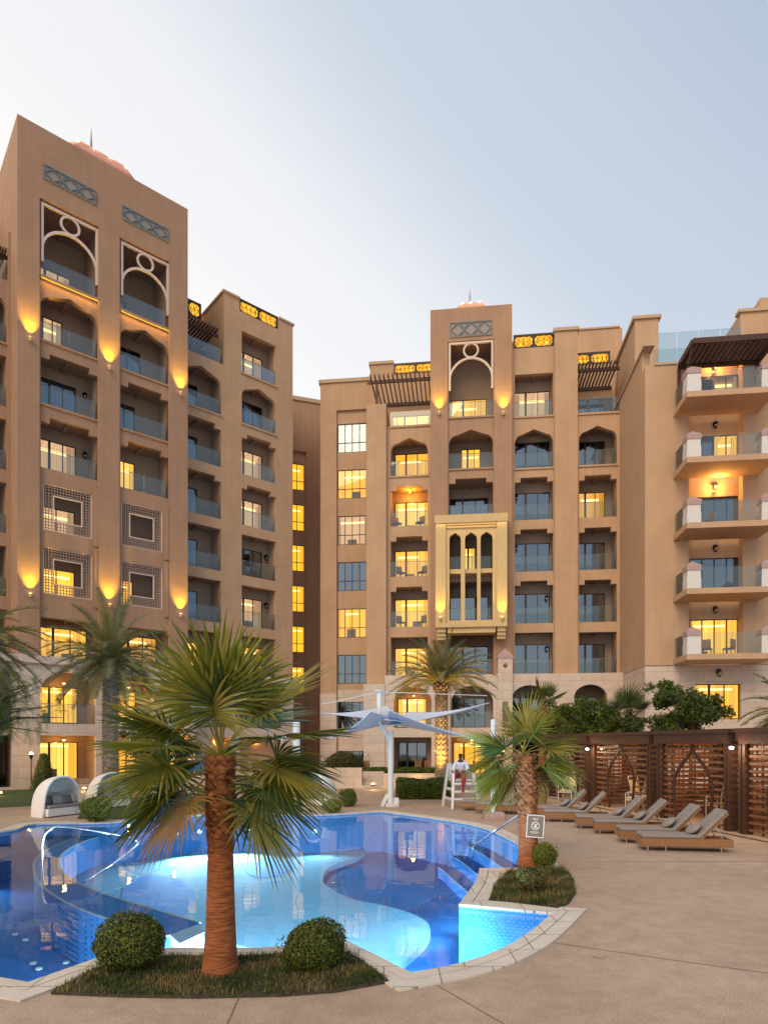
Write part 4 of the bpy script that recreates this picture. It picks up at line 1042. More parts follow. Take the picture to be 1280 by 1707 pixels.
# under-water lights
PL = [(285, 1376, 1800), (318, 1368, 1100), (437, 1368, 2600), (795, 1462, 380), (560, 1390, 500), (630, 1590, 2000), (500, 1590, 3800), (350, 1590, 3400), (740, 1610, 200), (783, 1480, 400), (850, 1575, 120), (15, 1622, 500), (-60, 1420, 700)]  # last lamp is added to brighten the dark left water
E_POOL = emit('pool_lens', (.75, .92, 1.0), 4)
for k, (u, v, en) in enumerate(PL):
    p = Vector(G(u, v, -.3))
    q = min(POOL, key=lambda c: (Vector(c) - p).length); q = Vector(q); i = POOL.index(tuple(q)); t = (Vector(POOL[(i + 1) % n]) - Vector(POOL[i - 1])).normalized(); nn = Vector((-t.y, t.x))
    c0 = q + nn * .0; z = -.55
    m = MB(); m.tube([(*(c0 - nn * .04), z), (*(c0 + nn * .012), z)], [.11, .10], 16); o = m.build('pool_light', WHITE)
    names = ['back rim behind the palm fronds', 'back rim left of the tall trunk', 'back rim right of the tall trunk', 'inner corner by the right planter', 'back rim near the round bushes', 'front wall right of the planter', 'front wall behind the right bush', 'front wall behind the left bush', 'near tip of the right lobe', 'inner curve left of the right planter', 'curved front wall of the right lobe', 'front wall at the left edge', 'added at the far left to brighten the water']
    tag(o, 'round underwater lamp in the pool wall, ' + names[k], 'pool light', 'underwater pool lights')
    m = MB(); m.tube([(*(c0 + nn * .013), z), (*(c0 + nn * .02), z)], .07, 16); m.build('lens', E_POOL, o)
    c1 = c0 + nn * .16
    l_ = lamp('pool_glow', 'SPOT', (c1.x, c1.y, z), en * .8, (.62, .86, 1.0), shadow_soft_size=.03, spot_size=R(130), spot_blend=1.0); l_.rotation_euler = Vector((-nn.x, -nn.y, .18)).to_track_quat('Z', 'Y').to_euler()

# deck joints
def strip(name, pts, w, m, z=.004):
    s = MB()
    for i in range(len(pts) - 1):
        a, b = Vector(pts[i]), Vector(pts[i + 1]); d = (b - a).normalized(); q = Vector((-d.y, d.x)) * w / 2
        s.quad((*(a - q), z), (*(b - q), z), (*(b + q), z), (*(a + q), z))
    return structure(s.build(name, m))
strip('deck_joint', [G(722, 1640), G(860, 1720)], .012, JOINT); strip('deck_joint', [G(398, 1664), G(372, 1725)], .012, JOINT)
strip('deck_joint', [G(918, 1572), G(1110, 1600), G(1400, 1640)], .012, JOINT); strip('deck_joint', [G(960, 1438), G(1400, 1436)], .02, JOINT)
s = MB(); q = [G(996, 1588), G(1014, 1592), G(1006, 1600), G(986, 1596)]; s.add([(*p, .006) for p in q], [(0, 1, 2, 3)]); structure(s.build('deck_cover', DECK))

# planting beds
def inside(p, poly):
    x, y = p; c = False; j = len(poly) - 1
    for i in range(len(poly)):
        xi, yi = poly[i]; xj, yj = poly[j]
        if (yi > y) != (yj > y) and x < (xj - xi) * (y - yi) / (yj - yi) + xi: c = not c
        j = i
    return c
def bed(poly, z=.03):
    if area(poly) < 0: poly = poly[::-1]
    s = MB(); s.prism(poly, lambda x, y: (x, y, z), lambda x, y: (x, y, -.01)); return structure(s.build('planting_soil', SOIL))
def grass(poly, n, h, w, label, z=.03, mats=None):
    xs = [p[0] for p in poly]; ys = [p[1] for p in poly]; s = MB(); k = 0
    while k < n:
        x, y = random.uniform(min(xs), max(xs)), random.uniform(min(ys), max(ys))
        if not inside((x, y), poly): continue
        if math.sin(x * 7.3 + 2.1 * math.sin(y * 9.1)) * math.sin(y * 11.7 + x * 3.3) < random.uniform(-1.3, -.1): continue
        k += 1; a = random.uniform(0, 6.283); hh = h * random.uniform(.4, 1.15); ln = hh * random.uniform(.1, .7); ww = w * random.uniform(.6, 1.2)
        dx, dy = math.cos(a), math.sin(a); px, py = -dy * ww / 2, dx * ww / 2
        s.add([(x - px, y - py, z), (x + px, y + py, z), (x + dx * ln * .4 + px * .7, y + dy * ln * .4 + py * .7, z + hh * .6), (x + dx * ln * .4 - px * .7, y + dy * ln * .4 - py * .7, z + hh * .6), (x + dx * ln, y + dy * ln, z + hh)],
              [(0, 1, 2, 3), (3, 2, 4)], 0 if random.random() < .6 + .38 * math.sin(x * 5 + 3 * math.sin(y * 4)) else 1)
    o = s.build('grass', mats or [GR_A, GR_B]); o['kind'] = 'stuff'; tag(o, label, 'grass'); return o
bedA = [G(u, v) for u, v in ((85, 1659), (150, 1622), (200, 1606), (290, 1597), (395, 1598), (480, 1594), (565, 1586), (600, 1602), (648, 1640), (560, 1656), (470, 1663), (330, 1666), (200, 1664))]
bed(bedA); grass(bedA, 13000, .055, .009, 'short dark grass around the foot of the tall palm')
bedB = [G(u, v) for u, v in ((816, 1503), (824, 1480), (850, 1455), (880, 1452), (940, 1452), (956, 1470), (960, 1490), (948, 1508), (930, 1517))]
bed(bedB); grass(bedB, 8000, .10, .012, 'short dark grass in the small planter at the right')
lawn = [G(-60, 1345), G(52, 1341), (-15, 26), (-9, 26.4), (-3.2, 25), (-2.5, 24), (-5, 23.8), G(320, 1356), G(235, 1361), G(180, 1366), G(100, 1366), (-12.4, 27), (-12.9, 33), (-20, 34), (-30, 27)]
lawnA = [G(-80, 1352), G(58, 1344), G(72, 1326), G(60, 1314), G(-80, 1312)]
lawnB = [G(128, 1366), G(200, 1366), G(320, 1355), G(420, 1351), G(500, 1350), G(500, 1336), G(330, 1328), G(215, 1330), G(140, 1350)]
for L_ in (lawnA, lawnB):
    s = MB(); s.poly(L_, [], lambda x, y: (x, y, .008)); structure(s.build('lawn', LAWN))
# ------------------------------------------------------------------ plants
def rnd(a, b): return random.uniform(a, b)
def fan_leaf(mb, base, d0, L, Rr, droop, m, nb=38, spread=R(118), side=None, w=1.75):
    """palmate leaf: petiole from base along d0, then a pleated fan of drooping blades"""
    d0 = Vector(d0).normalized(); pts = []; p = Vector(base); d = d0.copy(); n = 5
    for i in range(n + 1):
        pts.append(p.copy()); p = p + d * (L / n); d = (d + Vector((0, 0, -droop * .10))).normalized()
    mb.tube(pts, [.02, .014, .012, .011, .010, .009], 4, m=3, cap=False)
    h = pts[-1]; f = d
    sd = f.cross(Vector((0, 0, 1)))
    if sd.length < .1: sd = Vector((1, 0, 0))
    sd = (Matrix.Rotation(rnd(-.5, .5), 3, f) @ sd.normalized()); up = sd.cross(f).normalized()
    for i in range(nb):
        t = (i + .5) / nb * 2 - 1; a = t * spread
        ln = Rr * (1 - .28 * abs(t) ** 2) * rnd(.9, 1.06)
        bd = (f * math.cos(a) + sd * math.sin(a)).normalized(); bd = (bd + up * .25 * (1 - abs(t))).normalized()
        wd = 2 * spread / nb * ln * .45 * .52 * w
        sdv = up.cross(bd).normalized(); q = h.copy(); dd = bd.copy(); V = []; ln *= 1 + .03 * (i % 2)
        segs = [(0, .06), (.22, .46), (.45, .92), (.66, .68), (.86, .34), (1.0, .02)]
        last = 0; dr = droop * rnd(.3, 1.5) * .085
        for (s_, ww) in segs:
            q = q + dd * (s_ - last) * ln; last = s_
            if s_ > .4: dd = (dd + Vector((0, 0, -dr)) + Vector((rnd(-.04, .04), rnd(-.04, .04), 0))).normalized()
            k = wd * ww * .5; fold = up * k * .9
            V.append((q - sdv * k, q - fold, q + sdv * k))
        b = [v for tr in V for v in tr]; F = []
        for j in range(5):
            o = j * 3; F += [(o, o + 1, o + 4, o + 3), (o + 1, o + 2, o + 5, o + 4)]
        mm = m if rnd(0, 1) < .85 else (m + 1) % 3
        mb.add(b, F, mm)

def fan_palm(name, x, y, trunk, crown_z, L, Rr, leaves, label, smooth_to=.55, lean=(0, 0), group=None, mats=None, trunk_m=TR_RED, nb=38):
    root = empty(name, (x, y, 0)); tag(root, label, 'palm tree', group)
    r0, r1, H = trunk; zs = smooth_to * H
    def c(z): k = z / H; return (lean[0] * k * k, lean[1] * k * k)
    mb = MB(); N_ = 26; pts = []; rs = []
    for i in range(N_ + 1):
        z = H * i / N_; pts.append((*c(z), z)); fl = math.exp(-z / (H * .07)) * r0 * .26
        rs.append(r1 + (r0 - r1) * (1 - i / N_) ** 1.3 + fl)
    mb.tube(pts, rs, 28); mb.build('trunk', trunk_m, root, smooth=True)
    bt = MB(); z = zs; k = 0
    while z < H + .02:
        rr = r1 * (1.02 + .2 * min(1, (z - zs) / (.2 * H))); nn = 11
        for j in range(nn):
            a = 6.283 * (j + .5 * (k % 2)) / nn + rnd(-.15, .15); ca, sa = math.cos(a), math.sin(a); cx, cy = c(z)
            w = rr * .36; h = r1 * rnd(.55, 1.0); out = rr + r1 * rnd(.12, .38)
            bx, by = cx + ca * rr * .92, cy + sa * rr * .92; tx, ty = -sa, ca
            bt.add([(bx - tx * w, by - ty * w, z - h * .3), (bx + tx * w, by + ty * w, z - h * .3), (cx + ca * (rr * 1.1) + tx * w * .8, cy + sa * rr * 1.1 + ty * w * .8, z + h * .2), (cx + ca * rr * 1.1 - tx * w * .8, cy + sa * rr * 1.1 - ty * w * .8, z + h * .2),
                    (cx + ca * out, cy + sa * out, z + h * rnd(.4, .8)), (cx + ca * rr * .9, cy + sa * rr * .9, z + h * .3)], [(0, 1, 2, 3), (3, 2, 4), (3, 4, 5), (2, 5, 4)])
        z += r1 * .42; k += 1
    bt.build('leaf_base', TR_BOOT, root)
    cx, cy = c(H); mats = mats or [FAN_A, FAN_B, FAN_D]
    for lf in leaves:
        az, el, s_, mm = lf[:4]
        fb = MB(); e = R(el); d = Vector((math.cos(R(az)) * math.cos(e), math.sin(R(az)) * math.cos(e), math.sin(e)))
        fan_leaf(fb, (cx, cy, crown_z - .06 + .08 * math.sin(e)), d, L * s_ * rnd(.9, 1.1), Rr * s_ * rnd(.92, 1.05), 1.0 + .5 * (el < 20), mm % 3, nb)
        fb.build('frond', (mats if mm < 3 else [FAN_C, FAN_B, FAN_C]) + [FAN_B], root)
    return root
def golden(n, e0, e1, dry=2):
    L_ = golden0(n, e0, e1, dry)
    return [(a, (66 + rnd(-6, 8)) if (215 < a % 360 < 325 and e < 45) else e, s_, m) for a, e, s_, m in L_ if not (e < 0 and 215 < a % 360 < 325)]
def golden0(n, e0, e1, dry=2):
    return [(i * 137.5 + 20, e0 + (e1 - e0) * (i / (n - 1)) ** .9 + rnd(-6, 6), rnd(.9, 1.05), (3 if i >= n - dry else (2 if rnd(0, 1) < .3 else (1 if rnd(0, 1) < .5 else 0)))) for i in range(n)]
fan_palm('fan_palm', -1.77, 7.02, (.172, .118, 2.33), 2.36, .60, .88, golden(13, 86, -40, 0) + [(190, 14, 1.0, 0), (172, 32, 1.0, 2), (8, 18, 1.0, 2), (-8, 10, 1.02, 1), (188, -18, 1.0, 2), (350, -14, 1.0, 2), (270, 62, 1.12, 0), (80, 75, 1.1, 0), (20, 55, 1.1, 1), (150, 50, 1.05, 0), (205, -35, .95, 3), (-25, -38, 1.05, 1), (200, 25, 1.0, 0), (-10, 30, 1.05, 1), (178, 5, 1.0, 0), (2, 3, 1.0, 0), (100, 80, 1.05, 0)],
         'tall fan palm with red ringed trunk standing between two round bushes by the pool', group=None, nb=31)
fan_palm('fan_palm', 2.93, 13.15, (.20, .17, 2.28), 2.3, .52, .88, golden(12, 84, -45, 1) + [(180, 12, 1.05, 0), (2, 12, 1.05, 0), (160, 32, 1.05, 1), (20, 34, 1.05, 0), (5, -12, 1.0, 1), (180, -12, 1.05, 0), (70, 65, 1.0, 0), (190, -40, 1.0, 1), (170, -52, .95, 1), (200, -15, 1.0, 0)],
         'smaller fan palm with a framed notice tied to its trunk, in the right planter', smooth_to=.45, lean=(-.1, 0), nb=32)

def date_palm(name, x, y, H, r, crown, n, length, label, trunk_mat_=TR_DATE, el0=80, el1=-25, light=None, lean=(0, 0), mats=None):
    root = empty(name, (x, y, 0)); tag(root, label, 'palm tree')
    mb = MB(); pts = [(lean[0] * (i / 40) ** 2, lean[1] * (i / 40) ** 2, H * i / 40) for i in range(41)]
    mb.tube(pts, [r * (1.15 - .2 * i / 40 + .09 * (i % 2)) for i in range(41)], 16); mb.build('trunk', trunk_mat_, root)
    bt = MB(); k = 0; z = .2
    while z < H + .15:
        q = (z / H) ** 2
        for j in range(9):
            a = 6.283 * (j + .5 * (k % 2)) / 9; ca, sa = math.cos(a), math.sin(a); cx, cy = lean[0] * q, lean[1] * q
            w = r * .27; rr = r * (1.02 + (.35 if z > H * .93 else 0)); h = r * .5
            bt.add([(cx + ca * rr * .9 + sa * w, cy + sa * rr * .9 - ca * w, z), (cx + ca * rr * .9 - sa * w, cy + sa * rr * .9 + ca * w, z), (cx + ca * rr * 1.28, cy + sa * rr * 1.28, z + h), (cx + ca * rr * .9, cy + sa * rr * .9, z + h * .9)], [(0, 1, 2), (0, 2, 3), (1, 3, 2)])
        z += r * .42; k += 1
    bt.build('leaf_base', trunk_mat_, root)
    cr_ = MB()
    for i in range(n):
        az = i * 2.39996 + rnd(-.2, .2); e = R(el0 + (el1 - el0) * (i / n) ** .85 + rnd(-6, 6)); L_ = length * rnd(.85, 1.08)
        d = Vector((math.cos(az) * math.cos(e), math.sin(az) * math.cos(e), math.sin(e))); p = Vector((lean[0], lean[1], H)); ns = 16; mm = 0 if rnd(0, 1) < .6 else 1
        path = []
        for s_ in range(ns + 1):
            path.append((p.copy(), d.copy())); p = p + d * (L_ / ns); d = (d + Vector((0, 0, -.085 * (1 if e > .3 else .8)))).normalized()
        cr_.tube([q[0] for q in path], [.03 * (1 - i2 / (ns + 4)) for i2 in range(ns + 1)], 3, m=1, cap=False)
        for s_ in range(3 * ns):
            t = s_ / (3 * ns); j = int(t * ns); fr_ = t * ns - j; q = path[j][0].lerp(path[j + 1][0], fr_); d = path[j][1]
            if t < .12: continue
            sd = d.cross(Vector((0, 0, 1))); sd = sd.normalized() if sd.length > .05 else Vector((1, 0, 0)); up = sd.cross(d)
            ll = length * .17 * (math.sin(math.pi * min(1, t * .95 + .05)) ** .5) * rnd(.85, 1.1)
            for sg in (-1, 1):
                dd = (d * .75 + sd * sg * .7 + up * rnd(.1, .5)).normalized(); tip = q + dd * ll + Vector((0, 0, -.06 * ll)); ww = .018 * (length / 2.5) ** .5
                cr_.add([q - d * ww, q + d * ww, tip], [(0, 1, 2)], mm)
                q2 = q + d * L_ / ns * .25; tip2 = tip + d * L_ / ns * .25 + up * rnd(-.05, .05)
                cr_.add([q2 - d * ww, q2 + d * ww, tip2], [(0, 1, 2)], mm)
    cr_.build('crown', mats or [DATE_A, DATE_B], root)
    return root
def gx(u, Y): return (u - 640) / F_PX * Y
Yp = 34
date_palm('date_palm', gx(736, Yp), Yp, 5.6, .30, None, 60, 3.1, 'date palm with uplit trunk behind the low green hedge near the sail canopy', el1=14)
Yp = 27
date_palm('date_palm', gx(184, Yp), Yp, 6.0, .28, None, 64, 2.9, 'grey green date palm before the lit arches of the tall tower', el1=-30)
Yp = 23
date_palm('date_palm', gx(-48, Yp), Yp, 6.1, .28, None, 60, 2.8, 'date palm at the left edge with only its fronds in view', el1=-35)
Yp = 24
date_palm('date_palm', gx(1320, Yp), Yp, 3.6, .25, None, 34, 2.0, 'palm at the right edge reaching over the cabana roof', el1=-20)
for (u, v, Yp, H, label) in ((905, 1165, 38, 4.6, 'fan palm behind the small framed palm, in front of the stone arches'), (1042, 1178, 33, 3.7, 'fan palm rising behind the cabana between two leafy trees'), (985, 1190, 36, 3.6, 'low fan palm half hidden by leafy shrubs behind the first cabana')):
    fan_palm('fan_palm', gx(u, Yp), Yp, (.2, .16, H), H, .9, 1.0, golden(16, 84, -25, 0), label, nb=22, mats=[FAN_D, FAN_A, FAN_D])

def leaf_cloud(mb, c, r, n, size, shell=.55, lump=.18, flat=1.0, up=.0):
    lum = [(Vector((rnd(-1, 1), rnd(-1, 1), rnd(-1, 1))).normalized(), rnd(.4, 1)) for _ in range(9)]
    for _ in range(n):
        d = Vector((random.gauss(0, 1), random.gauss(0, 1), random.gauss(0, 1))).normalized()
        b = 1 + lump * max(max(0, d.dot(q)) ** 6 * s_ for q, s_ in lum) - lump * .4
        k = b * (shell + (1 - shell) * rnd(0, 1) ** .5)
        p = Vector((c[0] + d.x * r[0] * k, c[1] + d.y * r[1] * k, c[2] + d.z * r[2] * k))
        nrm = (d + Vector((rnd(-1, 1), rnd(-1, 1), rnd(-1, 1))) * .8).normalized(); t = nrm.cross(Vector((rnd(-1, 1), rnd(-1, 1), rnd(-1, 1)))).normalized(); s2 = nrm.cross(t)
        L_ = size * rnd(.6, 1.25); w = L_ * .36; q = rnd(0, 1)
        mb.add([p, p + t * L_ * .5 + s2 * w + nrm * w * .3, p + t * L_, p + t * L_ * .5 - s2 * w + nrm * w * .3], [(0, 1, 2), (0, 2, 3)], 0 if q < .45 else (1 if q < .85 else 2))
def bush(name, x, y, w, d, h, n, size, label, mats, cat='bush', z=0.0, lump=.12):
    root = empty(name, (x, y, z)); tag(root, label, cat); mb = MB()
    leaf_cloud(mb, (0, 0, h / 2), (w / 2, d / 2, h / 2), n, size, .74, lump * 2.6)
    leaf_cloud(mb, (0, 0, h / 2), (w * .53, d * .53, h * .54), n // 14, size, .9, .5)
    mb.build('foliage', mats, root)
    c = MB(); c.sphere((0, 0, h / 2), (w * .40, d * .40, h * .42), 14); c.build('dark_core', simple('dark_core', (.02, .025, .01), .95) if 'dark_core' not in bpy.data.materials else bpy.data.materials['dark_core'], root)  # solid near-black core fills the foliage
    t = MB()
    for i in range(6): a = i * 1.05; t.tube([(0, 0, 0), (math.cos(a) * w * .22, math.sin(a) * d * .22, h * .4)], [.02, .01], 5)
    t.build('stem', BARK, root); return root
GREEN = [LF_D, LF_M, LF_Y]; BRIGHT = [LF_M, LF_Y, LF_Y]; DARK = [LF_D, LF_D, LF_M]; BRN = [leafm('leaf_brown', (.15, .09, .03)), LF_M, leafm('leaf_reddish', (.2, .10, .04))]
Yb = 7.15
bush('round_bush', gx(221, Yb), Yb, .80, .75, .62, 11000, .030, 'clipped round bush left of the tall palm trunk', GREEN)
bush('round_bush', gx(523, Yb), Yb, .70, .68, .55, 9500, .030, 'clipped round bush with a stray twig right of the tall palm trunk', GREEN)
def pbush(u, v, wpx, hpx, n, size, label, mats, lump=.12, cat='bush'):
    x, y = G(u, v); k = y / F_PX; return bush('round_bush', x, y + wpx * k * .4, wpx * k * 1.02, wpx * k, hpx * k * 1.02, n, size, label, mats, cat, lump=lump)
pbush(910, 1452, 44, 44, 4200, .035, 'yellow green round bush behind the framed palm', BRIGHT)
pbush(889, 1497, 54, 50, 4200, .03, 'brownish wispy bush at the foot of the framed palm', BRN, .3)
pbush(151, 1373, 52, 44, 4500, .05, 'bright green round bush between the two white daybeds', BRIGHT)
pbush(299, 1362, 40, 34, 3500, .05, 'green round bush at the back rim behind the drooping fronds', BRIGHT)
pbush(553, 1358, 32, 24, 3000, .045, 'small yellow green round bush at the back rim of the pool', BRIGHT)
pbush(579, 1346, 32, 30, 3000, .05, 'small dark green round bush in front of the garden steps', [LF_M, LF_M, LF_D])
x, y = G(572, 1304); bush('shrub', x, y + 1, 3.0, 2.4, 2.1, 4500, .10, 'large dark purple brown shrub before the window block', [LF_D, BRN[0], LF_D])
# cone shrub
x, y = G(73, 1318); root = empty('cone_shrub', (x, y, 0)); tag(root, 'dark clipped cone shaped shrub left of the white daybeds', 'shrub'); mb = MB()
for _ in range(6000):
    z = rnd(.05, 1.95); r = .62 * (1 - z / 2.05) ** .7 * rnd(.75, 1.05) + .04; a = rnd(0, 6.283); p = Vector((r * math.cos(a), r * math.sin(a), z)); t = Vector((rnd(-1, 1), rnd(-1, 1), rnd(-1, 1))).normalized() * .07; s2 = t.cross(Vector((math.cos(a), math.sin(a), .3))).normalized() * .025
    mb.add([p, p + t * .5 + s2, p + t, p + t * .5 - s2], [(0, 1, 2), (0, 2, 3)], 0 if rnd(0, 1) < .6 else 1)
mb.build('foliage', [LF_D, LF_M], root); MB().tube([(0, 0, 0), (0, 0, .9), (0, 0, 1.8)], [.45, .38, .05], 12).build('dark_core', bpy.data.materials['dark_core'], root)
def hedge(x0, x1, y0, y1, h, n, size, label, mats=DARK, z=0):
    root = empty('hedge', ((x0 + x1) / 2, (y0 + y1) / 2, z)); tag(root, label, 'hedge'); mb = MB(); W, D_ = (x1 - x0) / 2, (y1 - y0) / 2
    for _ in range(n):
        f = random.random(); px, py, pz = rnd(-W, W), rnd(-D_, D_), rnd(0, h)
        if f < .5: pz = h * rnd(.88, 1.05)
        elif f < .85: py = -D_ * rnd(.93, 1.05)
        else: px = W * random.choice((-1, 1)) * rnd(.95, 1.03)
        e = 1 - .06 * math.sin(px * 3 + py); p = Vector((px, py, pz * e)); t = Vector((rnd(-1, 1), rnd(-1, 1), rnd(-.2, 1))).normalized() * size; s2 = t.cross(Vector((rnd(-1, 1), rnd(-1, 1), rnd(-1, 1)))).normalized() * size * .35
        mb.add([p, p + t * .5 + s2, p + t, p + t * .5 - s2], [(0, 1, 2), (0, 2, 3)], 0 if f < .4 else (1 if f < .8 else 2))
    mb.build('foliage', mats, root); MB().box(-W * .97, W * .97, -D_ * .93, D_ * .93, 0, h * .93).build('dark_core', bpy.data.materials['dark_core'], root); return root
hx = lambda u, Y: (u - 640) / F_PX * Y
hedge(hx(664, 29), hx(752, 29), 29, 32.5, .72, 9000, .09, 'low wide green hedge beside the lifeguard chair', [LF_D, LF_M, LF_D])
hedge(hx(-80, 36), hx(56, 36), 36, 37, .75, 4000, .10, 'low hedge along the lawn at the left edge', [LF_D, LF_M, LF_D])
hedge(hx(545, 39), hx(760, 39), 39, 42, .5, 8000, .12, 'long dark planting in front of the arcade terrace', [LF_D, LF_M, LF_M], z=.4)
def tree(name, x, y, H, crown, n, size, label, mats, nb=18, seed=1):
    root = empty(name, (x, y, 0)); tag(root, label, 'tree'); st = random.getstate(); random.seed(seed); t = MB(); c = MB()
    t.tube([(0, 0, 0), (.05, 0, H * .3), (-.04, .05, H * .55)], [.11, .09, .07], 8)
    for i in range(nb):
        a = i * 2.4; r = rnd(.25, .95); e = Vector((math.cos(a) * crown[0] * r, math.sin(a) * crown[1] * r, H * .55 + (H * .45) * rnd(.1, .95)))
        b = Vector((-.04, .05, H * rnd(.35, .55))); mid = b.lerp(e, .5) + Vector((0, 0, .1 * H)); t.tube([b, mid, e], [.05, .03, .012], 5)
        k = rnd(.2, .36); leaf_cloud(c, e, (crown[0] * k, crown[1] * k, crown[2] * k), n // nb, size, .1, .5)
        for _ in range(4):
            e2 = e + Vector((rnd(-1, 1) * crown[0] * .5, rnd(-1, 1) * crown[1] * .5, rnd(-.2, .8) * crown[2] * .6)); t.tube([e, e2], [.012, .005], 4); leaf_cloud(c, e2, (crown[0] * .2, crown[1] * .2, crown[2] * .2), n // nb // 4, size, .1, .4)
    t.build('trunk', BARK, root); c.build('crown', mats, root); random.setstate(st); return root
Yt = 30
tree('leafy_tree', hx(1150, Yt), Yt, 5.0, (1.5, 1.5, 1.5), 6500, .15, 'dark glossy leafy tree behind the second cabana, before the lit window', [LF_D, LF_M, LF_D], seed=3)
tree('leafy_tree', hx(985, 33), 33, 4.4, (1.6, 1.3, 1.3), 5500, .15, 'leafy green tree behind the first cabana', [LF_D, LF_M, LF_M], seed=5)
tree('leafy_tree', hx(1095, 32), 32, 3.6, (1.8, 1.3, .9), 6000, .14, 'low spreading tree filling the gap between fan palm and dark tree', [LF_D, LF_D, LF_M], seed=8)
tree('leafy_tree', hx(935, 40), 40, 4.4, (2.0, 1.3, 1.2), 6000, .16, 'dense green tree behind the leftmost cabana', [LF_D, LF_M, LF_D], seed=9)
tree('leafy_tree', hx(270, 30), 30, 3.0, (1.6, 1.2, 1.0), 5000, .12, 'dark shrub like tree half hidden behind the tall palm fronds', [LF_D, LF_D, BRN[0]], seed=12)
# feathery tree at the left edge
Yt = 17; root = empty('feathery_tree', (hx(-75, Yt), Yt, 0)); tag(root, 'feathery dark green tree leaning in from the left edge', 'tree'); t = MB(); c = MB(); st = random.getstate(); random.seed(4)
t.tube([(0, 0, 0), (.1, 0, 1.5), (.3, 0, 2.8)], [.12, .1, .08], 8)
for i in range(34):
    b = Vector((.3, 0, rnd(2.3, 3.0))); tip = Vector((rnd(.4, 2.75), rnd(-.9, .9), rnd(2.2, 5.0))); 
    if tip.x > 1.6: tip.z = rnd(2.7, 4.4)
    t.tube([b, b.lerp(tip, .5) + Vector((0, 0, .3)), tip], [.03, .02, .008], 4)
    for j in range(16):
        q = b.lerp(tip, rnd(.35, 1.0)) + Vector((0, 0, .2)); d = Vector((rnd(-.3, 1), rnd(-.6, .6), rnd(-.8, .2))).normalized(); L_ = rnd(.3, .55)
        sd = d.cross(Vector((0, 0, 1))).normalized()
        for s_ in range(15):
            k = s_ / 15; pp = q + d * L_ * k + Vector((0, 0, -.12 * k * k))
            for sg in (-1, 1): c.add([pp - d * .008, pp + d * .008, pp + (sd * sg + d * .5) * .09 * (1 - k * .4)], [(0, 1, 2)], 0 if j % 3 else 1)
t.build('trunk', BARK, root); c.build('crown', [LF_D, LF_M], root); random.setstate(st)

# ------------------------------------------------------------------ garden walls, steps
PAVE = simple('terrace_stone', (.42, .34, .29), .8, var=.1, scale=4)
s = MB(); s.box(hx(470, 36), hx(603, 36), 36, 36.4, 0, 1.15); s.build('wall', STONE).name = 'garden_wall'
tag(bpy.data.objects['garden_wall'], 'low beige garden wall left of the steps behind the small bushes', 'wall')
s = MB()
for i in range(5): s.box(hx(603, 36), hx(640, 36), 36 + i * .42, 38.6, i * .17 + (.002 if i else 0), (i + 1) * .17)
tag(s.build('garden_steps', STONE), 'short flight of stone steps climbing to the arcade terrace', 'steps')
s = MB(); s.box(hx(640, 35), hx(760, 35), 35.6, 36, 0, .85); tag(s.build('garden_wall', STONE), 'low stone terrace wall right of the steps behind the sail mast', 'wall')
s = MB(); s.box(-26, hx(1000, 45), 38.6, 47, .0, .42); structure(s.build('terrace', PAVE))
for (u, v, Y, label) in ((622, 1306, 35.4, 'small glowing wall light by the garden steps'), (698, 1303, 35.4, 'small glowing wall light near the low hedge'), (142, 1313, 34.5, 'small spotlight on the lawn between the daybeds'), (2, 1320, 31, 'small spotlight on the lawn at the left edge')):
    p = at(u, v, Y); m = MB(); m.box(p.x - .12, p.x + .12, p.y - .1, p.y - .02, max(0, p.z - .15), p.z + .03); o = m.build('garden_light', IRON); tag(o, label, 'garden light')
    m = MB(); m.box(p.x - .1, p.x + .1, p.y - .11, p.y - .101, p.z - .07, p.z + .01); m.build('lens', E_LAMP, o)
    lamp('garden_glow', 'POINT', (p.x, p.y - .3, p.z), 14, (1, .6, .22), shadow_soft_size=.06)
# uplights at the date palm and the tower palm
for (x, y, en) in ((hx(728, 33), 33.0, 260), (hx(742, 33), 32.9, 180), (hx(186, 26), 25.9, 70)):
    m = MB(); m.tube([(x, y, 0), (x, y, .16)], [.09, .11], 10); o = m.build('ground_spotlight', IRON); 
    tag(o, {260: 'ground spotlight left of the uplit date palm', 180: 'ground spotlight right of the uplit date palm', 70: 'ground spotlight at the grey date palm by the tower'}[en], 'garden light')
    MB().tube([(x, y, .162), (x, y, .17)], .085, 10).build('lens', E_LAMP, o)
    l = lamp('spot_beam', 'SPOT', (x, y, .25), en * 7, (1, .52, .10), spot_size=R(60), spot_blend=.8, shadow_soft_size=.08); l.rotation_euler = (R(172), 0, 0)
# arcade and terrace lamps seen lit in the photograph
for (u, v, Y, en) in ((52, 1262, 34, 60), (727, 1256, 44, 40), (838, 1257, 43, 60), (300, 1262, 40, 60)):
    p = at(u, v, Y); lamp('terrace_glow', 'POINT', p, en, (1, .5, .13), shadow_soft_size=.15)
    m = MB(); m.tube([(p.x, p.y, p.z - .12), (p.x, p.y, p.z + .12)], [.05, .11], 10); m.tube([(p.x, p.y, .4), (p.x, p.y, p.z - .12)], .025, 6)
    o = m.build('terrace_lamp', IRON); tag(o, {52: 'lamp with warm glow left of the cone shrub', 727: 'warm lamp left of the uplit date palm', 838: 'warm lamp behind the framed palm', 300: 'warm lamp behind the tall palm fronds'}[u], 'lamp')
    MB().sphere((p.x, p.y, p.z + .16), .1).build('globe', E_LAMP, o)
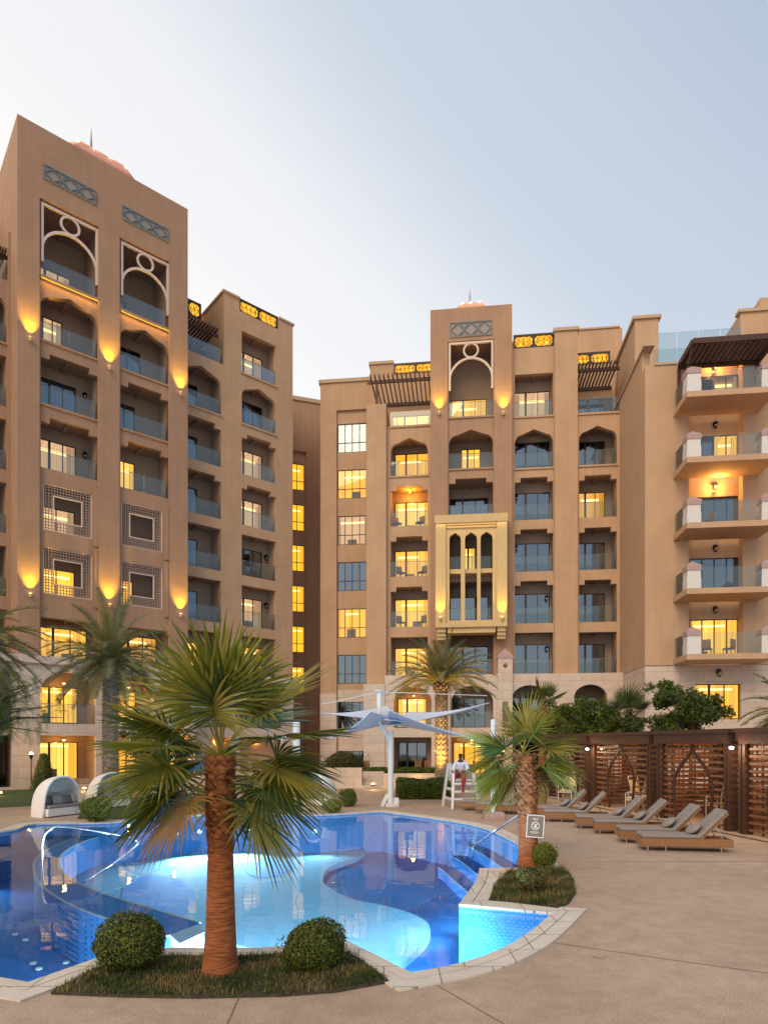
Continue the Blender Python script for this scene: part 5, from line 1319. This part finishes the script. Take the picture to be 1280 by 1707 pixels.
# ------------------------------------------------------------------ daybeds
def daybed(x, y, rz, s, label):
    root = empty('hooded_daybed', (x, y, 0), rz); tag(root, label, 'daybed', 'white hooded daybeds round the pool'); root.scale = (s, s, s)
    a, b, h = .80, 1.05, 1.42; th = .06
    def P(f, t, k=0.0):
        c = math.cos(t * math.pi / 2); q = math.pi * f
        sx = abs(math.cos(q)) ** .8 * (1 if math.cos(q) > 0 else -1)
        return Vector(((a - k) * sx * c ** .55, (b - k) * math.sin(t * math.pi / 2), (h - k) * math.sin(q) ** .75 * (c ** .5)))
    m = MB(); nf, nt_ = 28, 12
    for k in (0, th):
        for i in range(nf):
            for j in range(nt_):
                m.quad(P(i / nf, j / nt_, k), P((i + 1) / nf, j / nt_, k), P((i + 1) / nf, (j + 1) / nt_, k), P(i / nf, (j + 1) / nt_, k))
    for i in range(nf):
        m.quad(P(i / nf, 0), P((i + 1) / nf, 0), P((i + 1) / nf, 0, th), P(i / nf, 0, th))
    m.build('hood', WWICK, root, smooth=True)
    m = MB(); rim = [P(i / nf, 0, th / 2) for i in range(nf + 1)]; m.tube(rim, .045, 8); m.build('rim', WWICK, root, smooth=True)
    m = MB(); pts = [(-.72, -.18), (.72, -.18), (.72, .2), (.5, .65), (-.5, .65), (-.72, .2)]
    m.prism(pts, lambda x, y: (x, y, .30), lambda x, y: (x, y, .04)); m.build('seat_base', WWICK, root)
    m = MB(); m.box(-.66, .66, -.16, .55, .302, .42); m.build('seat_cushion', CUSH, root, bevel=.04)
    for (px, py, ang, mt) in ((-.42, .22, .3, CUSHD), (-.12, .1, -.15, CUSH), (.2, .02, .1, CUSHD), (.45, .2, -.3, CREAM2)):
        m = MB(); m.box(-.2, .2, -.06, .06, -.16, .16); o = m.build('pillow', mt, root, bevel=.05); o.location = (px, py, .58); o.rotation_euler = (-.35, 0, ang)
    return root
CREAM2 = simple('pale_pillow', (.5, .47, .45), .9)
x, y = G(97, 1362); daybed(x, y + .3, R(66), .97, 'white hooded daybed with grey pillows, first from the left by the pool')
x, y = G(180, 1348); daybed(x, y + .4, R(60), .97, 'white hooded daybed behind the bright round bush')
x, y = G(519, 1345); daybed(x, y + .4, R(-40), .97, 'white hooded daybed facing left, half hidden behind the tall palm')

# ------------------------------------------------------------------ sun loungers
def lounger():
    root = empty('sun_lounger', (0, 0, 0)); m = MB()
    W = .34
    m.box(-1.0, 1.0, -W, -W + .05, .12, .30); m.box(-1.0, 1.0, W - .05, W, .12, .30); m.box(-1.0, -.95, -W + .05, W - .05, .12, .30); m.box(.95, 1.0, -W + .05, W - .05, .12, .30); m.box(-.95, .95, -W + .05, W - .05, .22, .24)
    m.build('wicker_base', WICK, root, bevel=.012)
    for sx in (-.85, -.45, .75):
        for sy in (-1, 1): MB().tube([(sx, sy * .28, 0), (sx, sy * .28, .16)], .016, 8).build('leg', CHROME, root)
    m = MB(); m.box(-.99, .32, -W, W, .303, .385)
    m.build('mattress', CUSH, root, bevel=.035)
    o = MB().box(0, .86, -W, W, 0, .085).build('backrest', CUSH, root, bevel=.035); o.location = (.30, 0, .31); o.rotation_euler = (0, R(-46), 0)
    for i in range(3):
        for j in range(3): MB().sphere((.22 + i * .22, -.2 + .2 * j, .088), .014, 6).build('button', CUSHD, o) if (i + j) % 2 == 0 else None
    MB().box(0, .84, -W + .02, W - .02, -.04, -.002).build('back_frame', WICK, o)
    for sy in (-1, 1): MB().tube([(.62, sy * .27, .62), (.80, sy * .27, .28)], .011, 6).build('prop', CHROME, root)
    p = MB(); p.sphere((0, 0, 0), (.20, .26, .075), 16); o = p.build('pillow', CUSH, root, smooth=True); o.location = (.22, 0, .50); o.rotation_euler = (0, R(-38), 0)
    return root
LG = lounger()
spots = [(1143, 1419, -9, 'sun lounger nearest the camera, at the right end of the row'), (1103, 1406, -9, 'sun lounger directly behind the nearest one'), (1055, 1391, -12, 'third sun lounger from the right end, before the middle cabana'),
         (1020, 1382, -12, 'fourth sun lounger from the right end, paired with the third'), (962, 1371, -14, 'fifth sun lounger from the right end, foot just right of the framed palm'), (932, 1364, -14, 'sixth sun lounger from the right end, foot hidden by the framed palm'),
         (842, 1357, -14, 'sun lounger left of the framed palm trunk behind the white post'), (815, 1352, -14, 'leftmost sun lounger half hidden by drooping fronds')]
for i, (u, v, a, lb) in enumerate(spots):
    o = LG if i == 0 else copy_tree(LG); x, y = G(u, v); o.location = (x, y + .15, 0.003); o.rotation_euler = (0, 0, R(a)); tag(o, lb, 'sun lounger', 'wicker sun loungers in a row before the cabanas')
# side tables between pairs
tb = empty('side_table', (0, 0, 0)); MB().tube([(0, 0, .28), (0, 0, .31)], .22, 18).build('table_top', WICK, tb); MB().tube([(0, 0, 0), (0, 0, .28)], [.14, .1], 12).build('table_base', WICK, tb)
for i, (u, v, lb) in enumerate(((1140, 1396, 'small wicker side table between the two nearest sun loungers'), (1056, 1377, 'small wicker side table between the third and fourth loungers'), (962, 1362, 'small wicker side table between the fifth and sixth loungers'))):
    o = tb if i == 0 else copy_tree(tb); o.location = (*G(u, v), 0.003); tag(o, lb, 'side table', 'wicker side tables between the loungers')

# ------------------------------------------------------------------ cabanas
def cabana(W, label, first=None):
    """front along local x (0..W), depth to local +y"""
    root = empty('cabana', (0, 0, 0)); Dp = 2.6; Hh = 2.62; pw = .26
    for (x, y) in ((0, 0), (W - pw, 0), (0, Dp - pw), (W - pw, Dp - pw)):
        m = MB()
        for dx in (0, pw * .58): m.box(x + dx, x + dx + pw * .42, y, y + pw, 0.02, Hh)
        o = m.build('post', RUST, root)
    m = MB(); m.box(-.06, W + .06, -.12, Dp + .1, Hh + .18, Hh + .30); m.box(-.02, W + .02, -.08, -.0, Hh - .12, Hh + .178); m.box(-.02, W + .02, Dp, Dp + .06, Hh - .12, Hh + .178); m.box(-.02, .06, .0, Dp, Hh - .1, Hh + .176); m.box(W - .06, W + .02, .0, Dp, Hh - .1, Hh + .176); m.build('roof', RUST, root)
    # front screen with an ogee doorway
    a, b = pw + .02, W - pw - .02; mid = (a + b) / 2; dw = min(.95, (b - a) * .33)
    def ogee(z):
        """half width of the doorway at height z"""
        if z < 1.05: return dw * .86
        if z < 1.15: return dw
        if z < 1.95: t = (z - 1.15) / .8; return dw * math.cos(t * 1.12)
        if z < 2.42: t = (z - 1.95) / .47; return dw * (math.cos(1.12) * (1 - t) ** 1.8)
        return 0
    pts = [(z, ogee(z)) for z in [.05, 1.05, 1.051, 1.15] + [1.15 + .8 * i / 8 for i in range(1, 9)] + [1.95 + .47 * i / 6 for i in range(1, 7)]]
    tr = MB()
    for sg in (-1, 1):
        for i in range(len(pts) - 1): tr.bar((mid + sg * pts[i][1], .09, pts[i][0]), (mid + sg * pts[i + 1][1], .09, pts[i + 1][0]), .09, .06, up=(0, 1, 0))
    tr.box(mid - .035, mid + .035, .06, .12, 2.42, Hh - .1)
    for x in (a, a + (mid - dw - a) * .62, b - (b - mid - dw) * .62 - .05, b - .06): tr.box(x, x + .05, .13, .17, .05, Hh - .1)
    tr.build('ogee_frame', RUST, root)
    sl = MB(); z = .12
    while z < Hh - .15:
        w = ogee(z + .03)
        if w > .01: sl.box(a, mid - w - .02, .10, .125, z, z + .07); sl.box(mid + w + .02, b, .10, .125, z, z + .07)
        else: sl.box(a, b, .10, .125, z, z + .07)
        z += .20
    sl.build('front_slats', SLATM, root)
    sl = MB(); z = .12; w2 = .5
    while z < Hh - .1:
        if 1.0 < z < 1.9: sl.box(a, W * .32, Dp - .1, Dp - .075, z, z + .07); sl.box(W * .68, b, Dp - .1, Dp - .075, z, z + .07)
        else: sl.box(a, b, Dp - .1, Dp - .075, z, z + .07)
        z += .21
    for x in (W * .32, W * .5, W * .68): sl.box(x - .03, x + .03, Dp - .13, Dp - .1, .05, Hh)
    sl.build('back_slats', SLATM, root)
    for k, x in enumerate((.05, W - .075)):
        sl = MB(); z = .12
        while z < Hh - .1: sl.box(x, x + .025, pw + .02, Dp - pw - .02, z, z + .07); z += .155
        for yy in (Dp * .35, Dp * .65): sl.box(x + .026 - .052 * k, x + .05 - .052 * k, yy, yy + .05, .05, Hh)
        sl.build('side_slats', SLATM, root)
    tag(root, label, 'cabana', 'slatted rust brown cabanas in a row')
    return root
dirv = Vector((.155, -.988)).normalized(); ang = math.atan2(dirv.y, dirv.x)
P0 = Vector((8.40, 26.3))
ts = [(-4.25, 3.9, 'slatted cabana farthest back, behind the framed palm'), (.0, 4.3, 'slatted cabana with a lit lamp post, second from the back'), (4.65, 3.6, 'slatted cabana with a yellow window behind it, second from the right'), (8.6, 3.9, 'slatted cabana cut by the right edge')]
for (t, W, lb) in ts:
    o = cabana(W, lb); p = P0 + dirv * t; o.location = (p.x, p.y, 0.0); o.rotation_euler = (0, 0, ang)
s = MB(); a, b = P0 + dirv * -4.6, P0 + dirv * 13; q = Vector((-dirv.y, dirv.x))
s.add([(*(a - q * .3), .03), (*(b - q * .3), .03), (*(b + q * 3.2), .03), (*(a + q * 3.2), .03)], [(0, 1, 2, 3)]); structure(s.build('cabana_floor', DECK))
def in_cab(t, d): v = P0 + dirv * t + q * d; return v.x, v.y
# cabana lamps, lit in the photograph
for (u, v, t, lb) in ((982, 1247, .12, 'white lamp on the post of the second cabana from the back'), (1255, 1244, 8.62, 'bright white lamp on the post of the rightmost cabana')):
    x, y = in_cab(t, -.22); z = CH + (HZ - v) / F_PX * y
    m = MB(); m.box(x - .06, x + .16, y - .03, y + .03, z + .06, z + .12); m.tube([(x, y, z - .02), (x, y, z + .07)], [.09, .05], 10); o = m.build('cabana_lamp', IRON); tag(o, lb, 'lamp')
    MB().sphere((x, y, z - .04), .055).build('bulb', E_WHT, o); lamp('cabana_lamp_light', 'POINT', (x - .12, y - .1, z - .12), 26, (1, .72, .45), shadow_soft_size=.06)
for (t, d, en) in ((2.2, 1.5, 80), (6.5, 1.5, 75), (10.4, 1.4, 70), (-2, 1.5, 18)):
    x, y = in_cab(t, d); m = MB(); m.tube([(x, y, 2.3), (x, y, 2.42)], [.13, .06], 12); m.tube([(x, y, 2.42), (x, y, 2.78)], .01, 5); o = m.build('pendant_lamp', IRON)
    tag(o, {2.2: 'warm pendant lamp inside the second cabana from the back', 6.5: 'warm pendant lamp inside the cabana second from the right', 10.4: 'warm pendant lamp inside the rightmost cabana', -2: 'pendant lamp inside the farthest cabana'}[t], 'pendant lamp')
    MB().sphere((x, y, 2.28), .06).build('bulb', E_LAMP, o); lamp('pendant_light', 'POINT', (x, y, 2.15), en, (1, .48, .14), shadow_soft_size=.08)

def high_chair():
    root = empty('wicker_chair', (0, 0, 0)); f = MB()
    for sx in (-1, 1):
        f.tube([(sx * .27, -.27, 0), (sx * .27, -.27, .62), (sx * .29, -.2, .66), (sx * .29, .2, .62)], .017, 6); f.tube([(sx * .25, .25, 0), (sx * .27, .25, .42), (sx * .33, .42, 1.18)], .017, 6)
    f.tube([(-.33, .42, 1.18), (.33, .42, 1.18)], .017, 6); f.box(-.27, .27, -.27, .25, .38, .41); f.build('frame', WHITE, root)
    for i in range(9): pass
    MB().box(-.25, .25, -.25, .24, .412, .49).build('seat_cushion', CREAM, root, bevel=.03)
    o = MB().box(-.24, .24, -.04, .04, 0, .46).build('back_cushion', CREAM, root, bevel=.04); o.location = (0, .31, .58); o.rotation_euler = (R(-13), 0, 0)
    return root
hc = high_chair()
for i, (u, v, rz, lb) in enumerate(((945, 1337, -35, 'cream high backed chair before the farthest cabana'), (1058, 1352, -120, 'cream chair glowing orange in front of the second cabana'), (1072, 1349, 40, 'grey shaded high chair turned away before the second cabana'), (1199, 1366, -80, 'cream high backed chair at the doorway of the cabana second from the right'))):
    o = hc if i == 0 else copy_tree(hc); o.location = (*G(u, v), .031 if i == 3 else .004); o.rotation_euler = (0, 0, R(rz)); tag(o, lb, 'chair', 'cream metal framed chairs by the cabanas'); o.scale = (1.05,) * 3
def sofa(t, d, lb):
    root = empty('cabana_sofa', (*in_cab(t, d), .031), ang); MB().box(-.85, .85, -.35, .35, .05, .3).build('base', WICK, root); MB().box(-.82, .82, -.33, .25, .302, .44).build('seat_cushion', CUSH, root, bevel=.04)
    MB().box(-.82, .82, .25, .38, .302, .78).build('backrest', CUSH, root, bevel=.04); tag(root, lb, 'sofa', 'low sofas inside the cabanas')
sofa(2.2, 2.0, 'low sofa inside the second cabana from the back'); sofa(6.4, 2.0, 'low sofa inside the cabana second from the right'); sofa(10.5, 2.0, 'low sofa inside the rightmost cabana')
# round basket table and planter pot
x, y = G(902, 1341); MBp = MB().tube([(x, y, 0), (x, y, .5), (x, y, .85), (x, y, .9)], [.22, .26, .30, .32], 16); tag(MBp.build('tall_pot', simple('olive_pot', (.22, .19, .07), .5, var=.2), None), 'tall olive coloured pot right of the framed palm crown', 'pot')

# ------------------------------------------------------------------ sail canopy
Yc = 25.7; root = empty('sail_canopy', (hx(651, Yc), Yc, 0)); tag(root, 'white mast with blue grey fabric sails stretched over the poolside', 'canopy')
bx = hx(651, Yc); m = MB(); top = Vector((hx(648, Yc) - bx, 0, CH + 20 / F_PX * Yc)); knee = Vector((hx(632, Yc) - bx, 0, CH + 37 / F_PX * Yc)); peak = Vector((hx(632, Yc) - bx, 0, CH + 87 / F_PX * Yc))
m.tube([(0, 0, .1), (0, 0, top.z)], .115, 14); m.tube([top + Vector((0, 0, -.3)), knee], .07, 10); m.tube([knee + Vector((0, 0, -.1)), peak], .11, 14); m.tube([peak, peak + Vector((0, 0, .04))], .2, 10)
m.build('mast', WHITE, root, smooth=False)
m = MB(); m.box(-.2, .2, -.2, .2, 0, .12); m.bar((-.35, 0, 0), (-.12, 0, .5), .1, .14); m.box(.12, .32, -.15, .15, 0, .35); m.build('mast_base', WHITE, root)
tips = [Vector((hx(533, 27) - bx, 1.8, CH + 52 / F_PX * 27)), Vector((hx(546, 24) - bx, -2.0, CH + 8 / F_PX * 24)), Vector((hx(806, 24) - bx, -1.8, CH + 4 / F_PX * 24)), Vector((hx(815, 28) - bx, 2.2, CH + 68 / F_PX * 28))]
cents = [knee + Vector((0, 0, .55)), knee + Vector((0, 0, .05)), knee + Vector((.35, 0, .35)), knee + Vector((.2, 0, .1))]
def sail(c0, c1, tip, wid, sag):
    """a tapering membrane from a wide root near the mast to a point"""
    s_ = MB(); n = 14; mrows = 6; rows = []
    for i in range(n + 1):
        t = i / n; w = (1 - t) ** 1.7; base0 = c0.lerp(tip, t); base1 = c1.lerp(tip, t); mid = (base0 + base1) / 2
        row = []
        for j in range(mrows + 1):
            k = j / mrows * 2 - 1; half = (base0 - base1) / 2; p = mid + half * k * ((1 - t) ** .6)
            p.z -= sag * math.sin(math.pi * t) * (1 - .5 * k * k); row.append(p)
        rows.append(row)
    for k in (0, -.012):
        for i in range(n):
            for j in range(mrows): s_.quad(*[q_ + Vector((0, 0, k)) for q_ in (rows[i][j], rows[i + 1][j], rows[i + 1][j + 1], rows[i][j + 1])])
    s_.build('sail', SAIL, root, smooth=True); e = MB()
    for j in (0, mrows): e.tube([r[j] for r in rows], .014, 5)
    e.build('edge_cable', SAIL, root)
kz = knee
sail(kz + Vector((.3, 2.2, .75)), kz + Vector((.9, -1.2, -.05)), tips[0], 1, .12)
sail(kz + Vector((-.3, -1.8, .30)), kz + Vector((.9, 1.8, .10)), tips[1], 1, .10)
sail(kz + Vector((.2, 2.0, .0)), kz + Vector((.4, -2.2, .32)), tips[2], 1, .05)
sail(kz + Vector((1.2, 2.2, .45)), kz + Vector((.1, -.8, -.25)), tips[3], 1, .22)
m = MB()
for tp in (Vector((hx(535, 27) - bx, 1.5, CH + 66 / F_PX * 27)), Vector((hx(812, 27) - bx, 1.3, CH + 80 / F_PX * 27))): m.tube([peak + Vector((0, 0, -.02)), tp], .016, 5)
m.build('stay_cable', WHITE, root)
# white masts of the canopy seen left and right
for (u, vb, Y, vt, lb) in ((494, 1344, 26, 1204, 'white steel mast seen through the fronds of the tall palm'),):
    root2 = empty('canopy_mast', (hx(u, Y), Y, 0)); tag(root2, lb, 'mast'); MB().tube([(0, 0, .1), (0, 0, CH + (HZ - vt) / F_PX * Y)], .15, 14).build('pole', WHITE, root2); MB().box(-.22, .22, -.22, .22, 0, .1).build('base', WHITE, root2)
root2 = empty('canopy_mast', (*G(822, 1366), 0)); tag(root2, 'white mast on a square pink stone plinth beside the framed palm', 'mast'); MB().tube([(0, 0, .2), (0, 0, 3.3)], .085, 14).build('pole', WHITE, root2); MB().box(-.32, .32, -.32, .32, 0, .24).build('plinth', PINKST, root2, bevel=.01)

# ------------------------------------------------------------------ rails, sign
rl = [G(0, 0 + 1400)]
def pt(u, v, z): return (*G(u, v, z), z)
p0 = G(86, 1466, -.05); p1 = G(172, 1418, .0)
m = MB(); ax, ay = G(73, 1452, -.1); bx2, by2 = ax + 2.1, ay + 1.9
path = [Vector((ax, ay, -.5)), Vector((ax - .02, ay, .45)), Vector((ax + .10, ay + .08, .72)), Vector((ax + .3, ay + .22, .76)), Vector((ax + 1.3, ay + .75, .50)), Vector((ax + 1.55, ay + .85, .38)), Vector((ax + 1.55, ay + .84, .25)), Vector((ax + 1.0, ay + .45, -.2)), Vector((ax + .6, ay + .3, -.45))]
sm = []
for i in range(len(path) - 1):
    a, b, c, d = path[max(i - 1, 0)], path[i], path[i + 1], path[min(i + 2, len(path) - 1)]
    for k in range(6): t = k / 6; sm.append(.5 * ((2 * b) + (c - a) * t + (2 * a - 5 * b + 4 * c - d) * t * t + (3 * b - a - 3 * c + d) * t ** 3))
m.tube(sm, .022, 10); tag(m.build('pool_handrail', CHROME, smooth=True), 'curved chrome handrail looping up from the water at the left', 'handrail')
a = Vector((*G(788, 1411, 0), -.1)); b = at(866, 1358, 13.8)
m = MB(); m.tube([a + Vector((0, 0, -.5)), a + Vector((0, 0, .05)), a + Vector((.06, -.02, .14)), a.lerp(b, .5) + Vector((0, 0, .04)), b + Vector((.0, 0, 0)), (b.x + .06, b.y, b.z - .1), (b.x + .06, b.y, 0)], .021, 10); tag(m.build('pool_handrail', CHROME, smooth=True), 'straight sloping chrome handrail beside the framed palm', 'handrail')
root = empty('notice_board', (2.96, 12.94, 0)); tag(root, 'small brown framed notice with a white prohibition sign tied to the palm trunk', 'sign'); root.rotation_euler = (0, R(4), R(-3))
z0, z1 = .64, 1.06
MB().box(-.16, .16, -.01, .01, z0, z1).build('board', SIGNP, root); m = MB(); w = .014
m.box(-.17, .17, -.018, .002, z1, z1 + w); m.box(-.17, .17, -.018, .002, z0 - w, z0); m.box(-.17, -.17 + w, -.017, .001, z0, z1); m.box(.17 - w, .17, -.017, .001, z0, z1); m.build('frame', SIGNW, root)
m = MB(); zc = .86; rr = .075
ringp = [(rr * math.cos(i * math.pi / 12), -.014, zc + rr * math.sin(i * math.pi / 12)) for i in range(25)]
for i in range(24): m.bar(ringp[i], ringp[i + 1], .012, .004, up=(0, 1, 0))
m.bar((-.052, -.014, zc + .052), (.052, -.014, zc - .052), .012, .004, up=(0, 1, 0)); m.bar((.03, -.0135, zc + .04), (-.01, -.0135, zc - .01), .016, .003, up=(0, 1, 0)); m.bar((-.01, -.0135, zc - .01), (-.03, -.0135, zc - .05), .012, .003, up=(0, 1, 0)); m.bar((-.01, -.0135, zc - .01), (.015, -.0135, zc - .05), .012, .003, up=(0, 1, 0))
for i in range(2): m.box(-.06 + i * .01, .06 - i * .01, -.015, -.012, 1.0 - i * .025, 1.008 - i * .025)
for i in range(2): m.box(-.09, .08 - i * .03, -.015, -.012, .735 - i * .025, .742 - i * .025)
m.build('prohibition_symbol', SIGNW, root); m = MB(); m.tube([(0, -.0, z1 + w), (0, .17, z1 + .04)], .004, 4); m.build('tie', SIGNW, root)

# ------------------------------------------------------------------ lifeguard chair and person
Yl = 25.4; cx = hx(768, Yl); root = empty('lifeguard_chair', (cx, Yl, 0), R(12)); tag(root, 'white painted wooden lifeguard chair beside the low hedge', 'lifeguard chair')
for sx in (-1, 1):
    for (yb_, yt_, zt_) in ((-.66, -.32, 1.32), (.58, .35, 1.72)):
        m = MB(); m.bar((sx * .56, yb_, 0), (sx * .40, yt_, zt_), .09, .09); m.build('leg', WHITE, root)
m = MB()
for (z, yy, w) in ((.34, -.58, .56), (.62, -.50, .53), (.92, -.44, .50)): m.box(-w, w, yy - .06, yy + .1, z, z + .07)
m.build('step', WHITE, root)
for sx in (-1, 1):
    for z in (.36, .75): m = MB(); m.bar((sx * .52, -.5, z), (sx * .5, .5, z), .05, .1); m.build('brace', WHITE, root)
    m = MB(); m.bar((sx * .42, -.35, 1.33), (sx * .42, .4, 1.36), .09, .04); m.build('armrest', WHITE, root)
m = MB()
for i in range(5): m.box(-.40, .40, -.36 + i * .15, -.25 + i * .15, 1.07, 1.11)
m.build('seat', WHITE, root); m = MB()
for i in range(5): m.box(-.36 + i * .16, -.26 + i * .16, .33, .36, 1.15, 1.72)
m.box(-.42, .42, .361, .39, 1.2, 1.28); m.box(-.42, .42, .361, .39, 1.58, 1.66); m.build('backrest', WHITE, root)
def skin_mesh(name, verts, edges, radii, mt, parent, sub=2, rootv=0):
    me = bpy.data.meshes.new(name); me.from_pydata(verts, edges, []); me.materials.append(mt)
    o = bpy.data.objects.new(name, me); COL.objects.link(o); o.parent = parent
    md = o.modifiers.new('skin', 'SKIN'); md.use_smooth_shade = True
    for i, r in enumerate(radii): me.skin_vertices[0].data[i].radius = r if isinstance(r, tuple) else (r, r)
    for i in range(len(verts)): me.skin_vertices[0].data[i].use_root = (i == rootv)
    s_ = o.modifiers.new('sub', 'SUBSURF'); s_.levels = sub; s_.render_levels = sub
    return o
P = empty('person', (cx, Yl, -.09), R(-10)); P.scale = (1.06,) * 3; tag(P, 'person in a white shirt and red trousers leaning forward on the lifeguard chair', 'person')
V = [(0, .05, 1.30), (0, .03, 1.48), (0, -.04, 1.66), (0, -.12, 1.78), (0, -.17, 1.85), (0, -.20, 1.93), (0, -.215, 2.0),            # pelvis..head 0-6
     (.10, -.02, 1.29), (.13, -.42, 1.20), (.11, -.50, .82), (.11, -.48, .76), (.11, -.62, .72),                              # left leg 7-11
     (-.10, -.02, 1.29), (-.22, -.42, 1.26), (-.27, -.42, .88), (-.27, -.40, .80), (-.29, -.54, .76),                         # right leg 12-16
     (.19, -.07, 1.74), (.27, -.20, 1.50), (.14, -.42, 1.44), (.08, -.46, 1.44), (-.19, -.07, 1.74), (-.28, -.18, 1.50), (-.15, -.40, 1.44), (-.08, -.44, 1.45)]  # arms
Rr_ = [(.14, .11), (.125, .10), (.15, .10), (.09, .07), .05, (.075, .09), (.065, .08), .095, .065, .04, .035, .02, .095, .065, .04, .035, .02, .055, .042, .03, .03, .055, .042, .03, .03]
E = [(0, 1), (1, 2), (2, 3), (3, 4), (4, 5), (5, 6), (0, 7), (7, 8), (8, 9), (9, 10), (10, 11), (0, 12), (12, 13), (13, 14), (14, 15), (15, 16), (3, 17), (17, 18), (18, 19), (19, 20), (3, 21), (21, 22), (22, 23), (23, 24)]
V = [Vector(v) for v in V]
# fingers on both hands
for (h, sg) in ((20, 1), (24, -1)):
    for k in range(4):
        b = V[h]; i = len(V); V += [b + Vector((-sg * .035, -.03 + .0 * k, .028 - .019 * k)), b + Vector((-sg * (.065 + .004 * (k in (1, 2))), -.045, .02 - .019 * k))]; Rr_ += [.009, .007]; E += [(h, i), (i, i + 1)]
    i = len(V); V += [V[h] + Vector((-sg * .01, .0, .04)), V[h] + Vector((-sg * .03, -.01, .06))]; Rr_ += [.011, .008]; E += [(h, i), (i, i + 1)]
skin_mesh('body', V, E, Rr_, SKIN, P)
sv = [V[i] for i in (0, 1, 2, 3, 17, 18, 21, 22)]; mid1 = V[18].lerp(V[19], .75); mid2 = V[22].lerp(V[23], .75)
skin_mesh('shirt', sv + [mid1, mid2], [(0, 1), (1, 2), (2, 3), (3, 4), (4, 5), (5, 8), (3, 6), (6, 7), (7, 9)], [(.16, .13), (.15, .12), (.175, .125), (.12, .095), .078, .062, .078, .062, .048, .048], SHIRT, P)
skin_mesh('trousers', [V[i] for i in (0, 7, 8, 9, 12, 13, 14)] + [Vector((0, .05, 1.38))], [(0, 1), (1, 2), (2, 3), (0, 4), (4, 5), (5, 6), (0, 7)], [(.17, .14), .12, .088, .07, .12, .088, .07, (.155, .125)], TROU, P)
h = MB(); h.sphere((0, -.195, 1.99), (.082, .098, .095), 14, z0=-.1); h.build('hair', HAIR, P, smooth=True)
f = MB(); f.add([(-.012, -.30, 1.93), (.012, -.30, 1.93), (0, -.325, 1.925), (0, -.29, 1.97)], [(0, 1, 2), (1, 3, 2), (3, 0, 2)]); f.build('nose', SKIN, P)
for sx in (-1, 1):
    MB().sphere((sx * .03, -.285, 1.965), (.011, .008, .007), 8).build('eye', IRON, P); MB().sphere((sx * .083, -.19, 1.95), (.012, .022, .03), 8).build('ear', SKIN, P)
MB().box(-.024, .024, -.292, -.284, 1.895, 1.903).build('mouth', simple('lip', (.1, .03, .03), .5), P)
for sx, i in ((1, 11), (-1, 16)): v = V[i]; MB().sphere((v.x, v.y + .05, v.z), (.05, .13, .045), 10).build('shoe', simple('shoe_red', (.3, .02, .03), .6) if sx == 1 else bpy.data.materials['shoe_red'], P)
# terrace furniture glimpsed in front of the arcade
tc_ = empty('terrace_chair', (0, 0, 0)); MB().box(-.25, .25, -.25, .25, .38, .46).build('seat', CUSHD, tc_); MB().box(-.25, .25, .2, .26, .46, .95).build('backrest', WICK, tc_)
for sx in (-1, 1):
    for sy in (-1, 1): MB().box(sx * .22 - .02, sx * .22 + .02, sy * .22 - .02, sy * .22 + .02, 0, .38).build('leg', WICK, tc_)
for i, (u, lb, Y) in enumerate(((610, 'dark terrace chair left of the stone pier behind the steps', 43), (700, 'dark terrace chair behind the sail mast', 43), (716, 'dark terrace chair left of the uplit date palm', 43.5), (795, 'dark terrace chair behind the lifeguard chair', 43), (216, 'dark terrace chair before the lit ground floor room', 34))):
    o = tc_ if i == 0 else copy_tree(tc_); o.location = (hx(u, Y), Y, .42 if Y > 40 else 0); o.rotation_euler = (0, 0, R(30 * i)); tag(o, lb, 'chair', 'dark chairs on the terrace')

for i, (u, y, k, lb) in enumerate(((662, 1.0, 3, 'dark chair on the balcony under the orange ceiling light, left side'), (700, 1.0, 3, 'dark chair on the balcony under the orange ceiling light, right side'), (668, 1.0, 2, 'dark chair on the yellow balcony left of the golden box, left side'), (704, 1.0, 2, 'dark chair on the yellow balcony left of the golden box, right side'),
    (668, 1.0, 1, 'dark chair on the balcony below, left of the golden box base'), (703, 1.0, 1, 'second dark chair on the balcony left of the golden box base'))):
    o = copy_tree(tc_); sx_ = C.s(u, y) + C.off; p = FR.o + FR.r * sx_ + FR.n * y; o.location = (p.x, p.y, LV(k) + .01); o.rotation_euler = (0, 0, FR.a + R(40 - 80 * (i % 2))); tag(o, lb, 'chair', 'dark chairs on the balconies')
for i, (u, k, lb) in enumerate(((1178, 0, 'dark chair on the lowest projecting balcony at the right'), (1215, 0, 'second dark chair on the lowest projecting balcony at the right'), (1180, 2, 'dark chair on the projecting balcony above the lit lantern'))):
    y = -1.0; o = copy_tree(tc_); p = FR.o + FR.r * (RW.s(u, y) + RW.off) + FR.n * (RW.d + y); o.location = (p.x, p.y, L2[k] + .01); o.rotation_euler = (0, 0, FR.a + R(150 + 70 * i)); tag(o, lb, 'chair', 'dark chairs on the balconies')
